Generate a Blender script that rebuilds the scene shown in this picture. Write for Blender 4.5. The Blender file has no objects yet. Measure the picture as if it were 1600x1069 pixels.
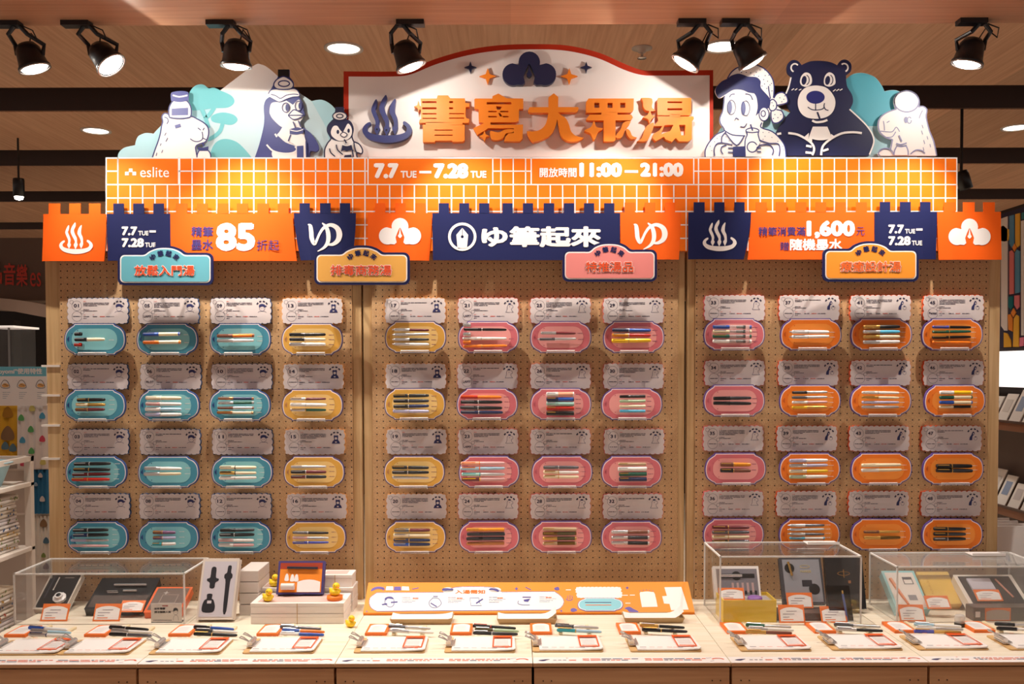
import bpy, math, random
from mathutils import Vector, Matrix
from mathutils.geometry import tessellate_polygon
random.seed(7)
SC = bpy.context.scene
COL = SC.collection
# ------------------------------------------------------------------ camera
FPX, PPX, PPY = 1500.0, 800.0, 619.5
CAM = Vector((0.0, -3.66, 1.64))
PITCH, ROLL = math.radians(1.7), math.radians(0.15)
FWD = Vector((0, math.cos(PITCH), -math.sin(PITCH)))
UP0 = Vector((0, math.sin(PITCH), math.cos(PITCH)))
XC = Vector((1, 0, 0)) * math.cos(ROLL) - UP0 * math.sin(ROLL)
UC = UP0 * math.cos(ROLL) + Vector((1, 0, 0)) * math.sin(ROLL)
cd = bpy.data.cameras.new('camera'); cam = bpy.data.objects.new('camera', cd); COL.objects.link(cam)
cam.matrix_world = Matrix(((XC.x, UC.x, -FWD.x, CAM.x), (XC.y, UC.y, -FWD.y, CAM.y), (XC.z, UC.z, -FWD.z, CAM.z), (0, 0, 0, 1)))
cd.sensor_width = 36.0; cd.lens = FPX / 1600 * 36.0
cd.shift_y = (PPY - 534.5) / 1600.0
cd.clip_start = 0.05; cd.clip_end = 60
SC.camera = cam
# ------------------------------------------------------------------ view + ambient light
SC.view_settings.view_transform = 'Standard'; SC.view_settings.look = 'None'
SC.view_settings.gamma = 1.0; SC.view_settings.use_curve_mapping = False
SC.view_settings.exposure = 0.0
wd = bpy.data.worlds.new('world'); SC.world = wd; wd.use_nodes = True
wd.node_tree.nodes['Background'].inputs[0].default_value = (1.0, 0.86, 0.76, 1)
wd.node_tree.nodes['Background'].inputs[1].default_value = 0.40
SPILL, BEAM, AISLE_FILL = 5.6, 44.0, 17.0     # watts of the spotlights and of the added aisle fill lamps
LAMPCOL = (1.0, 0.93, 0.82)
# ------------------------------------------------------------------ helpers
def ray(px, py):
    return FWD + XC * ((px - PPX) / FPX) + UC * ((PPY - py) / FPX)
def W(px, py, Y):                         # photo point -> world point on the vertical plane y = Y
    d = ray(px, py); t = (Y - CAM.y) / d.y
    return CAM + d * t
def WT(px, py, z=0.75):                   # photo point -> world point on a horizontal plane
    d = ray(px, py); t = (z - CAM.z) / d.z
    return CAM + d * t
def lin(h):
    h = h.lstrip('#'); r = []
    for i in (0, 2, 4):
        c = int(h[i:i+2], 16) / 255
        r.append(c / 12.92 if c <= 0.04045 else ((c + 0.055) / 1.055) ** 2.4)
    return (*r, 1)
MATS = {}
def mat(h, rough=0.5, metal=0.0, name=None, emit=0.0, spec=0.5, coat=0.0):
    k = (h, rough, metal, emit, coat)
    if k in MATS: return MATS[k]
    m = bpy.data.materials.new(name or 'paint_' + h.strip('#')); m.use_nodes = True
    b = m.node_tree.nodes['Principled BSDF']; c = lin(h)
    b.inputs['Base Color'].default_value = c; b.inputs['Roughness'].default_value = rough
    b.inputs['Metallic'].default_value = metal
    b.inputs['Specular IOR Level'].default_value = spec
    b.inputs['Coat Weight'].default_value = coat
    if emit:
        b.inputs['Emission Color'].default_value = c; b.inputs['Emission Strength'].default_value = emit
    m.diffuse_color = c
    MATS[k] = m; return m
def nodes_mat(name):
    m = bpy.data.materials.new(name); m.use_nodes = True
    nt = m.node_tree; return m, nt, nt.nodes['Principled BSDF']
def wood(name, c1, c2, axis=0, scale=1.0, rough=0.5, plank=0.0, plank_axis=0):
    m, nt, b = nodes_mat(name); N = nt.nodes.new; L = nt.links.new
    tc = N('ShaderNodeTexCoord'); mp = N('ShaderNodeMapping')
    s = [34.0 * scale] * 3; s[axis] = 1.1 * scale
    mp.inputs['Scale'].default_value = s; L(tc.outputs['Object'], mp.inputs['Vector'])
    nz = N('ShaderNodeTexNoise'); nz.inputs['Scale'].default_value = 1.6; nz.inputs['Detail'].default_value = 6
    nz.inputs['Distortion'].default_value = 0.6; L(mp.outputs[0], nz.inputs['Vector'])
    cr = N('ShaderNodeValToRGB'); cr.color_ramp.elements[0].position = 0.32; cr.color_ramp.elements[1].position = 0.68
    cr.color_ramp.elements[0].color = lin(c1); cr.color_ramp.elements[1].color = lin(c2)
    L(nz.outputs['Fac'], cr.inputs[0]); out = cr.outputs[0]
    if plank:
        sp = N('ShaderNodeSeparateXYZ'); L(tc.outputs['Object'], sp.inputs[0])
        mu = N('ShaderNodeMath'); mu.operation = 'DIVIDE'; L(sp.outputs[plank_axis], mu.inputs[0]); mu.inputs[1].default_value = plank
        fl = N('ShaderNodeMath'); fl.operation = 'FLOOR'; L(mu.outputs[0], fl.inputs[0])
        wn = N('ShaderNodeTexWhiteNoise'); wn.noise_dimensions = '1D'; L(fl.outputs[0], wn.inputs['W'])
        mx = N('ShaderNodeMix'); mx.data_type = 'RGBA'; mx.blend_type = 'MULTIPLY'; mx.inputs[0].default_value = 1
        rr = N('ShaderNodeMapRange'); rr.inputs[3].default_value = 0.80; rr.inputs[4].default_value = 1.05; L(wn.outputs[0], rr.inputs[0])
        L(out, mx.inputs[6]); L(rr.outputs[0], mx.inputs[7]); out = mx.outputs[2]
    L(out, b.inputs['Base Color']); b.inputs['Roughness'].default_value = rough
    bp = N('ShaderNodeBump'); bp.inputs['Strength'].default_value = 0.08; bp.inputs['Distance'].default_value = 0.002
    L(nz.outputs['Fac'], bp.inputs['Height']); L(bp.outputs[0], b.inputs['Normal'])
    return m
def pegboard_mat():
    m, nt, b = nodes_mat('perforated_fibreboard'); N = nt.nodes.new; L = nt.links.new
    tc = N('ShaderNodeTexCoord'); sp = N('ShaderNodeSeparateXYZ'); L(tc.outputs['Object'], sp.inputs[0])
    def cell(o):
        a = N('ShaderNodeMath'); a.operation = 'DIVIDE'; L(o, a.inputs[0]); a.inputs[1].default_value = 0.025
        f = N('ShaderNodeMath'); f.operation = 'FRACT'; L(a.outputs[0], f.inputs[0])
        s = N('ShaderNodeMath'); s.operation = 'SUBTRACT'; L(f.outputs[0], s.inputs[0]); s.inputs[1].default_value = 0.5
        p = N('ShaderNodeMath'); p.operation = 'POWER'; L(s.outputs[0], p.inputs[0]); p.inputs[1].default_value = 2
        return p.outputs[0]
    ad = N('ShaderNodeMath'); L(cell(sp.outputs[0]), ad.inputs[0]); L(cell(sp.outputs[2]), ad.inputs[1])
    lt = N('ShaderNodeMath'); lt.operation = 'LESS_THAN'; L(ad.outputs[0], lt.inputs[0]); lt.inputs[1].default_value = 0.0105
    nz = N('ShaderNodeTexNoise'); nz.inputs['Scale'].default_value = 260; nz.inputs['Detail'].default_value = 3; L(tc.outputs['Object'], nz.inputs['Vector'])
    cr = N('ShaderNodeValToRGB'); cr.color_ramp.elements[0].position = 0.35; cr.color_ramp.elements[1].position = 0.7
    cr.color_ramp.elements[0].color = lin('#BC9064'); cr.color_ramp.elements[1].color = lin('#D4AC7E'); L(nz.outputs['Fac'], cr.inputs[0])
    mx = N('ShaderNodeMix'); mx.data_type = 'RGBA'; L(lt.outputs[0], mx.inputs[0]); L(cr.outputs[0], mx.inputs[6]); mx.inputs[7].default_value = lin('#170E08')
    L(mx.outputs[2], b.inputs['Base Color']); b.inputs['Roughness'].default_value = 0.62
    return m
def clear_mat(name='clear_acrylic', tint='#FFFFFF', refl=1.0, haze=0.0):
    m = bpy.data.materials.new(name); m.use_nodes = True; nt = m.node_tree; N = nt.nodes.new; L = nt.links.new
    for n in list(nt.nodes): nt.nodes.remove(n)
    o = N('ShaderNodeOutputMaterial'); tr = N('ShaderNodeBsdfTransparent'); tr.inputs[0].default_value = lin(tint)
    gl = N('ShaderNodeBsdfGlossy'); gl.inputs['Roughness'].default_value = 0.02
    lw = N('ShaderNodeLayerWeight'); lw.inputs['Blend'].default_value = 0.5
    fr = N('ShaderNodeMath'); fr.operation = 'POWER'; L(lw.outputs['Facing'], fr.inputs[0]); fr.inputs[1].default_value = 5
    ml = N('ShaderNodeMath'); ml.operation = 'MULTIPLY_ADD'; L(fr.outputs[0], ml.inputs[0]); ml.inputs[1].default_value = .6*refl; ml.inputs[2].default_value = .022*refl
    mx = N('ShaderNodeMixShader'); L(ml.outputs[0], mx.inputs[0]); L(tr.outputs[0], mx.inputs[1]); L(gl.outputs[0], mx.inputs[2])
    last = mx.outputs[0]
    if haze:
        df = N('ShaderNodeBsdfDiffuse'); df.inputs[0].default_value = (.9, .88, .86, 1)
        m2 = N('ShaderNodeMixShader'); m2.inputs[0].default_value = haze; L(last, m2.inputs[1]); L(df.outputs[0], m2.inputs[2]); last = m2.outputs[0]
    L(last, o.inputs[0]); return m
def link(o, parent=None):
    COL.objects.link(o); o.parent = parent; return o
def wm(o):
    m = o.matrix_basis.copy()
    while o.parent: o = o.parent; m = o.matrix_basis @ m
    return m
def thing(name, loc, label, cat, group=None, rz=0.0, kind=None):
    o = bpy.data.objects.new(name, None); COL.objects.link(o); o.location = loc; o.rotation_euler = (0, 0, rz)
    o.empty_display_size = 0.05
    tag(o, label, cat, group, kind); return o
def tag(o, label=None, cat=None, group=None, kind=None):
    if label: o['label'] = label
    if cat: o['category'] = cat
    if group: o['group'] = group
    if kind: o['kind'] = kind
    return o
class MB:
    def __init__(s): s.v = []; s.f = []
    def add(s, vs, fs):
        n = len(s.v); s.v += [Vector(v) for v in vs]; s.f += [tuple(i + n for i in f) for f in fs]; return s
    def box(s, a, b):
        x0, y0, z0 = a; x1, y1, z1 = b
        if x0 > x1: x0, x1 = x1, x0
        if y0 > y1: y0, y1 = y1, y0
        if z0 > z1: z0, z1 = z1, z0
        return s.add([(x0,y0,z0),(x1,y0,z0),(x1,y1,z0),(x0,y1,z0),(x0,y0,z1),(x1,y0,z1),(x1,y1,z1),(x0,y1,z1)],
              [(0,3,2,1),(4,5,6,7),(0,1,5,4),(1,2,6,5),(2,3,7,6),(3,0,4,7)])
    def hexa(s, p):  # eight corners in box order
        return s.add(p, [(0,3,2,1),(4,5,6,7),(0,1,5,4),(1,2,6,5),(2,3,7,6),(3,0,4,7)])
    def prism(s, outer, mp, th=0.0, holes=()):
        loops = [list(outer)] + [list(h) for h in holes]
        flat = [p for l in loops for p in l]
        tris = tessellate_polygon([[Vector((p[0], p[1], 0)) for p in l] for l in loops])
        fr = [mp(p, 0.0) for p in flat]; n = len(flat)
        if th == 0: return s.add(fr, [tuple(t) for t in tris])
        bk = [mp(p, th) for p in flat]; fs = [tuple(t) for t in tris] + [tuple(i + n for i in reversed(t)) for t in tris]
        k = 0
        for l in loops:
            m = len(l)
            for i in range(m):
                j = (i + 1) % m; fs.append((k+i, k+j, k+j+n, k+i+n))
            k += m
        return s.add(fr + bk, fs)
    def stroke(s, pts, w, mp, closed=False, d=0.0):
        P = [Vector((p[0], p[1])) for p in pts]; n = len(P); vs = []
        for i in range(n):
            a = P[i-1] if (i > 0 or closed) else P[i]; b = P[(i+1) % n] if (i < n-1 or closed) else P[i]
            t = (b - a); t = t.normalized() if t.length > 1e-9 else Vector((1, 0)); nn = Vector((-t.y, t.x)) * (w / 2)
            vs += [mp(P[i] + nn, d), mp(P[i] - nn, d)]
        fs = [(2*i, 2*i+1, 2*((i+1) % n)+1, 2*((i+1) % n)) for i in range(n if closed else n-1)]
        return s.add(vs, fs)
    def vstroke(s, pts, mp, n=5):          # brush stroke: (x, y, width) control points
        P = sm([(p[0], p[1]) for p in pts], n, False); Q = sm([(i, p[2]) for i, p in enumerate(pts)], n, False); L, R = [], []
        for i in range(len(P)):
            a, b = Vector(P[max(i-1, 0)]), Vector(P[min(i+1, len(P)-1)]); t = (b-a).normalized(); nn = Vector((-t.y, t.x))*Q[i][1]/2; c = Vector(P[i])
            L.append(mp(c+nn, 0)); R.append(mp(c-nn, 0))
        k = len(P); return s.add(L + R, [(i, i+1, k+i+1, k+i) for i in range(k-1)])
    def tube(s, pts, r, seg=8, caps=True):
        P = [Vector(p) for p in pts]; n = len(P); rs = r if isinstance(r, (list, tuple)) else [r] * n
        vs = []; ref = None
        for i in range(n):
            t = (P[min(i+1, n-1)] - P[max(i-1, 0)]).normalized()
            if ref is None: ref = Vector((0, 0, 1)) if abs(t.z) < 0.9 else Vector((1, 0, 0))
            u = t.cross(ref).normalized(); v = u.cross(t).normalized(); ref = v
            for k in range(seg):
                a = 2 * math.pi * k / seg; vs.append(P[i] + (u * math.cos(a) + v * math.sin(a)) * rs[i])
        fs = [(i*seg+k, i*seg+(k+1) % seg, (i+1)*seg+(k+1) % seg, (i+1)*seg+k) for i in range(n-1) for k in range(seg)]
        if caps: fs += [tuple(reversed(range(seg))), tuple(range((n-1)*seg, n*seg))]
        return s.add(vs, fs)
    def lathe(s, prof, o, ax, seg=20):   # prof: (distance along axis, radius)
        ax = Vector(ax).normalized(); ref = Vector((0, 1, 0)) if abs(ax.y) < 0.9 else Vector((1, 0, 0))
        u = ax.cross(ref).normalized(); v = ax.cross(u).normalized(); o = Vector(o); vs = []
        for (t, r) in prof:
            for k in range(seg):
                a = 2 * math.pi * k / seg; vs.append(o + ax * t + (u * math.cos(a) + v * math.sin(a)) * r)
        n = len(prof)
        fs = [(i*seg+k, i*seg+(k+1) % seg, (i+1)*seg+(k+1) % seg, (i+1)*seg+k) for i in range(n-1) for k in range(seg)]
        return s.add(vs, fs)
    def mesh(s, name, M=None):
        me = bpy.data.meshes.new(name); vs = s.v if M is None else [M @ v for v in s.v]
        me.from_pydata([tuple(v) for v in vs], [], s.f); me.update(); return me
    def build(s, name, m, parent=None, local=False, smooth=False, bevel=0.0):
        if parent is not None and not local: M = wm(parent).inverted()
        elif parent is None:
            lo = Vector([min(v[i] for v in s.v) for i in range(3)]); hi = Vector([max(v[i] for v in s.v) for i in range(3)])
            base = Vector(((lo.x+hi.x)/2, (lo.y+hi.y)/2, lo.z)); M = Matrix.Translation(-base)
        else: M = None
        me = s.mesh(name, M); o = bpy.data.objects.new(name, me); me.materials.append(m); link(o, parent)
        if parent is None: o.location = base
        if smooth:
            for p in me.polygons: p.use_smooth = True
        if bevel:
            md = o.modifiers.new('bevel', 'BEVEL'); md.width = bevel; md.segments = 2; md.limit_method = 'ANGLE'
        return o
def sm(pts, n=5, closed=True):            # Catmull-Rom through the points; (x, y, 1) marks a corner
    P = [Vector((p[0], p[1])) for p in pts]; c = [len(p) > 2 for p in pts]; N = len(P); out = []
    def tg(i):
        if c[i] or (not closed and i in (0, N-1)): return Vector((0, 0))
        return (P[(i+1) % N] - P[i-1]) * 0.5
    for i in range(N if closed else N-1):
        j = (i+1) % N; m0, m1 = tg(i), tg(j)
        if c[i] and c[j]: out.append(P[i]); continue
        for k in range(n):
            t = k / n; t2, t3 = t*t, t*t*t
            out.append(P[i]*(2*t3-3*t2+1) + m0*(t3-2*t2+t) + P[j]*(-2*t3+3*t2) + m1*(t3-t2))
    if not closed: out.append(P[-1])
    return [(p.x, p.y) for p in out]
def circ(cx, cy, r, n=20, ry=None, a0=0, a1=2*math.pi, rot=0.0):
    ry = r if ry is None else ry; full = abs(a1 - a0 - 2*math.pi) < 1e-6; res = []
    for k in range(n if full else n+1):
        a = a0 + (a1-a0) * k / n; x, y = r*math.cos(a), ry*math.sin(a)
        res.append((cx + x*math.cos(rot) - y*math.sin(rot), cy + x*math.sin(rot) + y*math.cos(rot)))
    return res
def rect(x0, y0, x1, y1): return [(x0, y0), (x1, y0), (x1, y1), (x0, y1)]
def rrect(x0, y0, x1, y1, r, n=4):
    o = []
    for cx, cy, a in ((x1-r, y0+r, -math.pi/2), (x1-r, y1-r, 0), (x0+r, y1-r, math.pi/2), (x0+r, y0+r, math.pi)):
        o += [(cx + r*math.cos(a + math.pi/2*k/n), cy + r*math.sin(a + math.pi/2*k/n)) for k in range(n+1)]
    return o
def star4(cx, cy, r, q=0.28):
    o = []
    for k in range(8):
        a = math.pi/4*k; rr = r if k % 2 == 0 else r*q*1.25; o.append((cx + rr*math.cos(a), cy + rr*math.sin(a)))
    return o
def wall(Y): return lambda p, d: W(p[0], p[1], Y) + Vector((0, d, 0))
def local(O, U, V):                        # metres in a frame; depth goes away from the viewer side
    O, U, V = Vector(O), Vector(U).normalized(), Vector(V).normalized(); N = U.cross(V)
    return lambda p, d: O + U*p[0] + V*p[1] - N*d
# text: glyph outlines of the built-in font as flat meshes
TXT = {}
def glyphs(s, res=3):
    if s in TXT: return TXT[s]
    c = bpy.data.curves.new('lettering', 'FONT'); c.body = s; c.size = 1; c.resolution_u = res
    o = bpy.data.objects.new('lettering', c); me = bpy.data.meshes.new_from_object(o)
    vs = [(v.co.x, v.co.y) for v in me.vertices]; fs = [tuple(p.vertices) for p in me.polygons]
    bpy.data.objects.remove(o); bpy.data.curves.remove(c); bpy.data.meshes.remove(me)
    xs = [v[0] for v in vs]; ys = [v[1] for v in vs]
    TXT[s] = (vs, fs, min(xs), max(xs), min(ys), max(ys)); return TXT[s]
def text(mb, s, box, mp, bold=0.0, d=0.0, flip=True, n=6):
    """fit the text into box (x0,y0,x1,y1); flip = box y grows downward (photo pixels); bold in em"""
    vs, fs, a, b, c, e = glyphs(s); x0, y0, x1, y1 = box
    offs = [(0, 0)] + ([(bold*math.cos(2*math.pi*k/n + .4), bold*math.sin(2*math.pi*k/n + .4)) for k in range(n)] if bold else [])
    w, h = (b-a) + 2*bold, (e-c) + 2*bold
    for i, (ox, oy) in enumerate(offs):
        P = []
        for (x, y) in vs:
            u = (x + ox - a + bold)/w; v = (y + oy - c + bold)/h
            P.append((x0 + u*(x1-x0), (y1 - v*(y1-y0)) if flip else (y0 + v*(y1-y0))))
        mb.add([mp(p, d - 0.00003*i) for p in P], fs)
    return mb
def arc_text(mb, s, cx, cy, r, a0, a1, size, mp, bold=0.0, flip=True, d=0.0):
    k = len(s)
    for i, ch in enumerate(s):
        a = a0 + (a1-a0)*(i/(k-1) if k > 1 else .5)        # degrees from straight up, clockwise
        ar = math.radians(a); px, py = cx + r*math.sin(ar), cy - r*math.cos(ar) if flip else cy + r*math.cos(ar)
        def loc(p, dd, px=px, py=py, ar=ar):
            x, y = p; c, s_ = math.cos(ar), math.sin(ar)
            return mp((px + x*c - y*s_, py + x*s_ + y*c) if flip else (px + x*c + y*s_, py - x*s_ + y*c), dd)
        text(mb, ch, (-size/2, -size/2, size/2, size/2), loc, bold, d, flip)
# ------------------------------------------------------------------ materials
ORANGE, NAVY, WHITE = mat('#F0700C', .6, name='orange_print', spec=.2), mat('#191E4C', .5, name='navy_print', spec=.25), mat('#EFE6E4', .5, name='white_print')
BLACK = mat('#121214', .4); DARK = mat('#1B1A1E', .35); LAMPB = mat('#16151A', .35, name='black_lamp_paint')
CHROME = mat('#E4E0DE', .25, .75, name='chrome'); GOLD = mat('#D9B26A', .25, 1.0, name='gold')
PEG = pegboard_mat()
W_FRAME = wood('birch_frame', '#C39A68', '#DDBA8A', axis=2)
W_TOP = wood('pale_counter_wood', '#EADCC4', '#F6ECDB', axis=0, rough=.45)
W_FRONT = wood('counter_front_wood', '#BE875C', '#D6A276', axis=0)
W_CEIL = wood('ceiling_veneer', '#D8A27E', '#EDBE9A', axis=1, plank=0.6, plank_axis=0, rough=.55)
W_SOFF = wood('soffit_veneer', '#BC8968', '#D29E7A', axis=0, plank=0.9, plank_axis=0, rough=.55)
CLEAR = clear_mat(haze=.015); EDGE = clear_mat('acrylic_edge', '#FFFAF4', 1.6, haze=.75); LEDGE = clear_mat('acrylic_ledge', '#FFFFFF', 1.2, haze=.12)
# ------------------------------------------------------------------ setting
def struct(name, mb, m, label=None): 
    o = mb.build(name, m); o['kind'] = 'structure'; return o
struct('floor', MB().box((-9, -7, -.02), (9, 9, 0)), wood('floor_wood', '#CDBBA4', '#E0D2BE', axis=1, plank=.15))
struct('wall_back', MB().box((-9, 8.8, 0), (9, 9, 4.2)), mat('#2A211D', .8))
ceil = thing('ceiling', (0, 0, 3.04), 'wood veneer ceiling of wide bands parted by dark slots', None, kind='structure')
del ceil['label']
MB().box((-9, -7, 3.5), (9, 9, 3.6)).build('slot_back', mat('#4A3830', .8), ceil)
MB().box((-9, -7, 2.818), (9, -.33, 3.5)).build('soffit', W_SOFF, ceil)
for (d0, d1) in ((3.32, 4.82), (5.27, 6.18), (6.68, 7.6), (8.1, 9.2), (9.7, 10.8)):
    y0, y1 = d0 + CAM.y, d1 + CAM.y
    MB().box((-9, y0, 3.04), (9, y1, 3.10)).build('ceiling_panel', W_CEIL, ceil)
    if y0 > 0:
        MB().box((-9, y0 - .012, 3.045), (9, y0, 3.5)).build('fascia', mat('#54403A', .6), ceil)
        for k, zz in enumerate((3.205, 3.235, 3.27, 3.31)):
            MB().box((-9, y0 - .03, zz), (9, y0 - .012, zz + .014)).build('moulding', mat('#8A6A52', .6), ceil)
# dark upper wall at the left with red lettering
hd = MB(); 
a = W(-60, 372, 3.0); b = W(230, 372, 3.0); c = W(-60, 470, 3.0)
MB().box((a.x - 2, 3.0, c.z), (b.x, 3.3, a.z)).build('wall_header', mat('#6B564A', .75))['kind'] = 'structure'
t = thing('wall_lettering', W(30, 466, 2.99), 'red shop lettering on the dark header at far left', 'sign')
text(MB(), '品', (-17, 409, 3, 444), wall(2.985), .02).build('letter', mat('#C8371F', .5), t)
text(MB(), '音', (5.5, 411, 24, 446), wall(2.985), .02).build('letter', mat('#C8371F', .5), t)
text(MB(), '樂', (25.5, 413, 43, 448), wall(2.985), .02).build('letter', mat('#C8371F', .5), t)
text(MB(), 'es', (47, 426, 64, 448), wall(2.985), .0).build('letter', mat('#C8371F', .5), t)
mb = MB().prism(sm([(-80, 466, 1), (0, 466), (70, 476), (120, 488, 1), (120, 505, 1), (60, 494), (0, 484), (-80, 482, 1)]), wall(2.7), .25)
mb.build('trim_1', mat('#A58F80', .6))['kind'] = 'structure'
MB().box(tuple(W(-80, 500, 2.9)), tuple(W(37, 760, 3.0))).build('wall_niche', mat('#2B2320', .8))['kind'] = 'structure'
# ------------------------------------------------------------------ plinths
YF, ZT = -0.795, 0.75
SX = [0.061 + .597*k for k in range(-3, 4)]
for i in range(6):
    x0, x1 = SX[i] + .001, SX[i+1] - .001
    nm = ['second cabinet from the left under the pen counter'] 
    t = thing('counter_plinth', ((x0+x1)/2, YF/2, 0), 'wooden counter plinth, %s from the left under the clipboards' % ['first', 'second', 'third', 'fourth', 'fifth', 'sixth'][i], 'plinth', 'wooden plinths forming the counter')
    MB().box((x0, YF+.003, ZT-.010), (x1, 0.06, ZT)).build('worktop', W_TOP, t); MB().box((x0, YF, ZT-.010), (x1, YF+.0029, ZT-.0004)).build('shaded_edge_strip', W_FRONT, t)  # brown strip paints the shade on the pale worktop's front edge
    MB().box((x0+.003, YF+.006, .002), (x1-.003, YF+.024, ZT-.016)).build('front_panel', W_FRONT, t)
    MB().box((x0+.003, YF+.012, ZT-.016), (x1-.003, YF+.03, ZT-.010)).build('shadow_gap_rail', mat('#5A3A26', .7), t)
    for xs in (x0+.003, x1-.021):
        MB().box((xs, YF+.024, .002), (xs+.018, .055, ZT-.010)).build('side_panel', W_FRONT, t)
    for xs in (x0+.03, x0+.055, x1-.055, x1-.03):
        MB().lathe([(0, .0), (0, .0022), (.004, .0022)], (xs, YF+.0045, ZT-.055), (0, 1, 0), 8).build('screw', mat('#4A2E1D', .5), t)
# ------------------------------------------------------------------ perforated panels
def panel(xl, xpl, xpr, xr, label):
    zt = W(800, 397, 0).z; y = 640
    X = [W(p, y, 0).x for p in (xl, xpl, xpr, xr)]
    t = thing('pegboard_panel', ((X[0]+X[3])/2, .02, ZT), label, 'pegboard', 'pegboard display panels')
    MB().box((X[1], .0, ZT), (X[2], .008, zt)).build('pegboard', PEG, t)
    for a, b in ((X[0], X[1]), (X[2], X[3])):
        MB().box((a, .010, ZT), (b, .045, zt + .01)).build('stile', W_FRAME, t, bevel=.002)
    MB().box((X[1], .010, zt - .05), (X[2], .045, zt + .01)).build('rail', W_FRAME, t)
    MB().box((X[1], .010, ZT), (X[2], .045, ZT + .06)).build('rail', W_FRAME, t)
    return t
pl = panel(72, 96, 551, 565, 'left pegboard panel carrying teal and yellow pen plaques')
pc = panel(568, 582, 1059, 1070, 'middle pegboard panel carrying yellow and pink pen plaques')
pr = panel(1074, 1086, 1543, 1563, 'right pegboard panel carrying pink and orange pen plaques')
for y in (572, 618, 665, 717):
    a, b = W(66, y, .006), W(94, y, .006)
    MB().box((a.x - .002, .003, a.z - .004), (b.x, .047, a.z + .004)).build('cable_tie', mat('#EDE4DC', .5), pl)
# ------------------------------------------------------------------ orange tile fascia with date panels
YT = -.046
def crop(x0, y0, s): return lambda pts: [((x0 + p[0]/s, y0 + p[1]/s) + tuple(p[2:])) for p in pts]
t = thing('tile_board', W(830, 392, YT), 'long orange board printed with white bathhouse tile grid', 'sign')
MB().prism(rect(165, 246.5, 1496, 392), wall(YT), .014).build('board', ORANGE, t)
g = MB(); m = wall(YT - .0006); XS = [165 + 19.3*k for k in range(70)]
panels = [(184, 279), (575, 770), (830, 1084)]
def inp(x): return any(a + .5 < x < b - .5 for a, b in panels)
g.prism(rect(165, 246, 1496, 248), m)
for y in (267.5, 288.5, 309.5, 330.5, 351.5, 372.5):
    if y < 280:
        xs = [165] + [v for ab in panels for v in ab] + [1496]
        for i in range(0, len(xs), 2): g.prism(rect(xs[i], y-.9, xs[i+1], y+.9), m)
    else: g.prism(rect(165, y-.9, 1496, y+.9), m)
for x in XS:
    if x > 1490: continue
    g.prism(rect(x-.9 if x > 166 else x, 288.5 if inp(x) else 246, x+.9 if x > 166 else x+1.8, 392), m)
for a, b in panels:
    for x in (a, b): g.prism(rect(x-.9, 246, x+.9, 289), m)
g.prism(rect(1494.2, 246, 1496, 392), m)
g.build('grid_lines', WHITE, t)
mb = MB(); m = wall(YT - .0012)
text(mb, 'eslite', (219, 261, 264, 277), m, .0)
for (x, y) in ((195.5, 268.5), (207, 268.5), (201.5, 263.5)): mb.prism(rect(x, y, x+5.5, y+5.5), m)
mb.build('shop_name', WHITE, t)
mb = MB()
text(mb, '7.7', (584, 255, 623, 279), m, .07); text(mb, 'TUE', (626, 267, 651, 278), m, .035)
mb.prism(rect(655, 267, 674, 271), m)
text(mb, '7.28', (677, 255, 732, 279), m, .07); text(mb, 'TUE', (735, 267, 760, 278), m, .035)
mb.build('date_lettering', WHITE, t)
text(MB(), '開放時間', (843, 262, 901, 277), m, .022).build('hours_caption', WHITE, t)
mb = MB(); text(mb, '11:00', (905, 254, 972, 277), m, .07)
mb.prism(rect(976, 266, 997, 270), m); text(mb, '21:00', (1000, 254, 1068, 276.5), m, .07)
mb.build('hours_lettering', WHITE, t)
for px, top in ((300, 150), (566, 130), (1070, 130), (1400, 190)):
    a, b = W(px, 470, .05), W(px, top, .05)
    MB().box((a.x-.02, .046, a.z), (a.x+.02, .072, b.z)).build('support_batten', W_FRAME, t)
    c, d = W(px, 340, 0), W(px, 300, 0); MB().box((a.x-.02, YT+.014, c.z), (a.x+.02, .046, d.z)).build('spacer_block', W_FRAME, t)
# ------------------------------------------------------------------ marquee
YM = -.018
t = thing('marquee_sign', W(826, 246, YM), 'white arched marquee sign with raised orange title and red border', 'sign')
A = crop(520, 0, 2.6667)
out = sm(A([(45, 660, 1), (45, 297, 1), (240, 298), (320, 290), (420, 248), (560, 208), (700, 188), (850, 184), (980, 190), (1110, 220), (1220, 268), (1290, 292), (1360, 294), (1585, 292, 1), (1585, 660, 1)]))
inn = sm(A([(66, 655, 1), (66, 319, 1), (245, 319), (325, 310), (430, 268), (565, 230), (700, 210), (850, 206), (975, 212), (1100, 241), (1212, 290), (1285, 312), (1360, 315), (1570, 314, 1), (1570, 655, 1)]))
MB().prism(out, wall(YM + .006), .024).build('border_board', mat('#B8321A', .6, name='red_orange_border', spec=.2), t)
MB().prism(inn, wall(YM), .006).build('face_board', WHITE, t)
def raised(name, m, polys, th=.03, Yf=None, parent=None, bev=0.0, sub=None):
    mb = MB(); Yf = (YM - th - .003) if Yf is None else Yf
    for p in polys:
        if isinstance(p, tuple): mb.prism(p[0], wall(Yf), th, p[1])
        else: mb.prism(p, wall(Yf), th)
    return mb.build(name, m, parent or t)
A = crop(560, 70, 5.714); B = crop(820, 70, 5.517)
def rA(*r): return [A(rect(*q)) for q in r]
def rB(*r): return [B(rect(*q)) for q in r]
OR3 = mat('#F5861A', .5, name='orange_acrylic')
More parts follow.
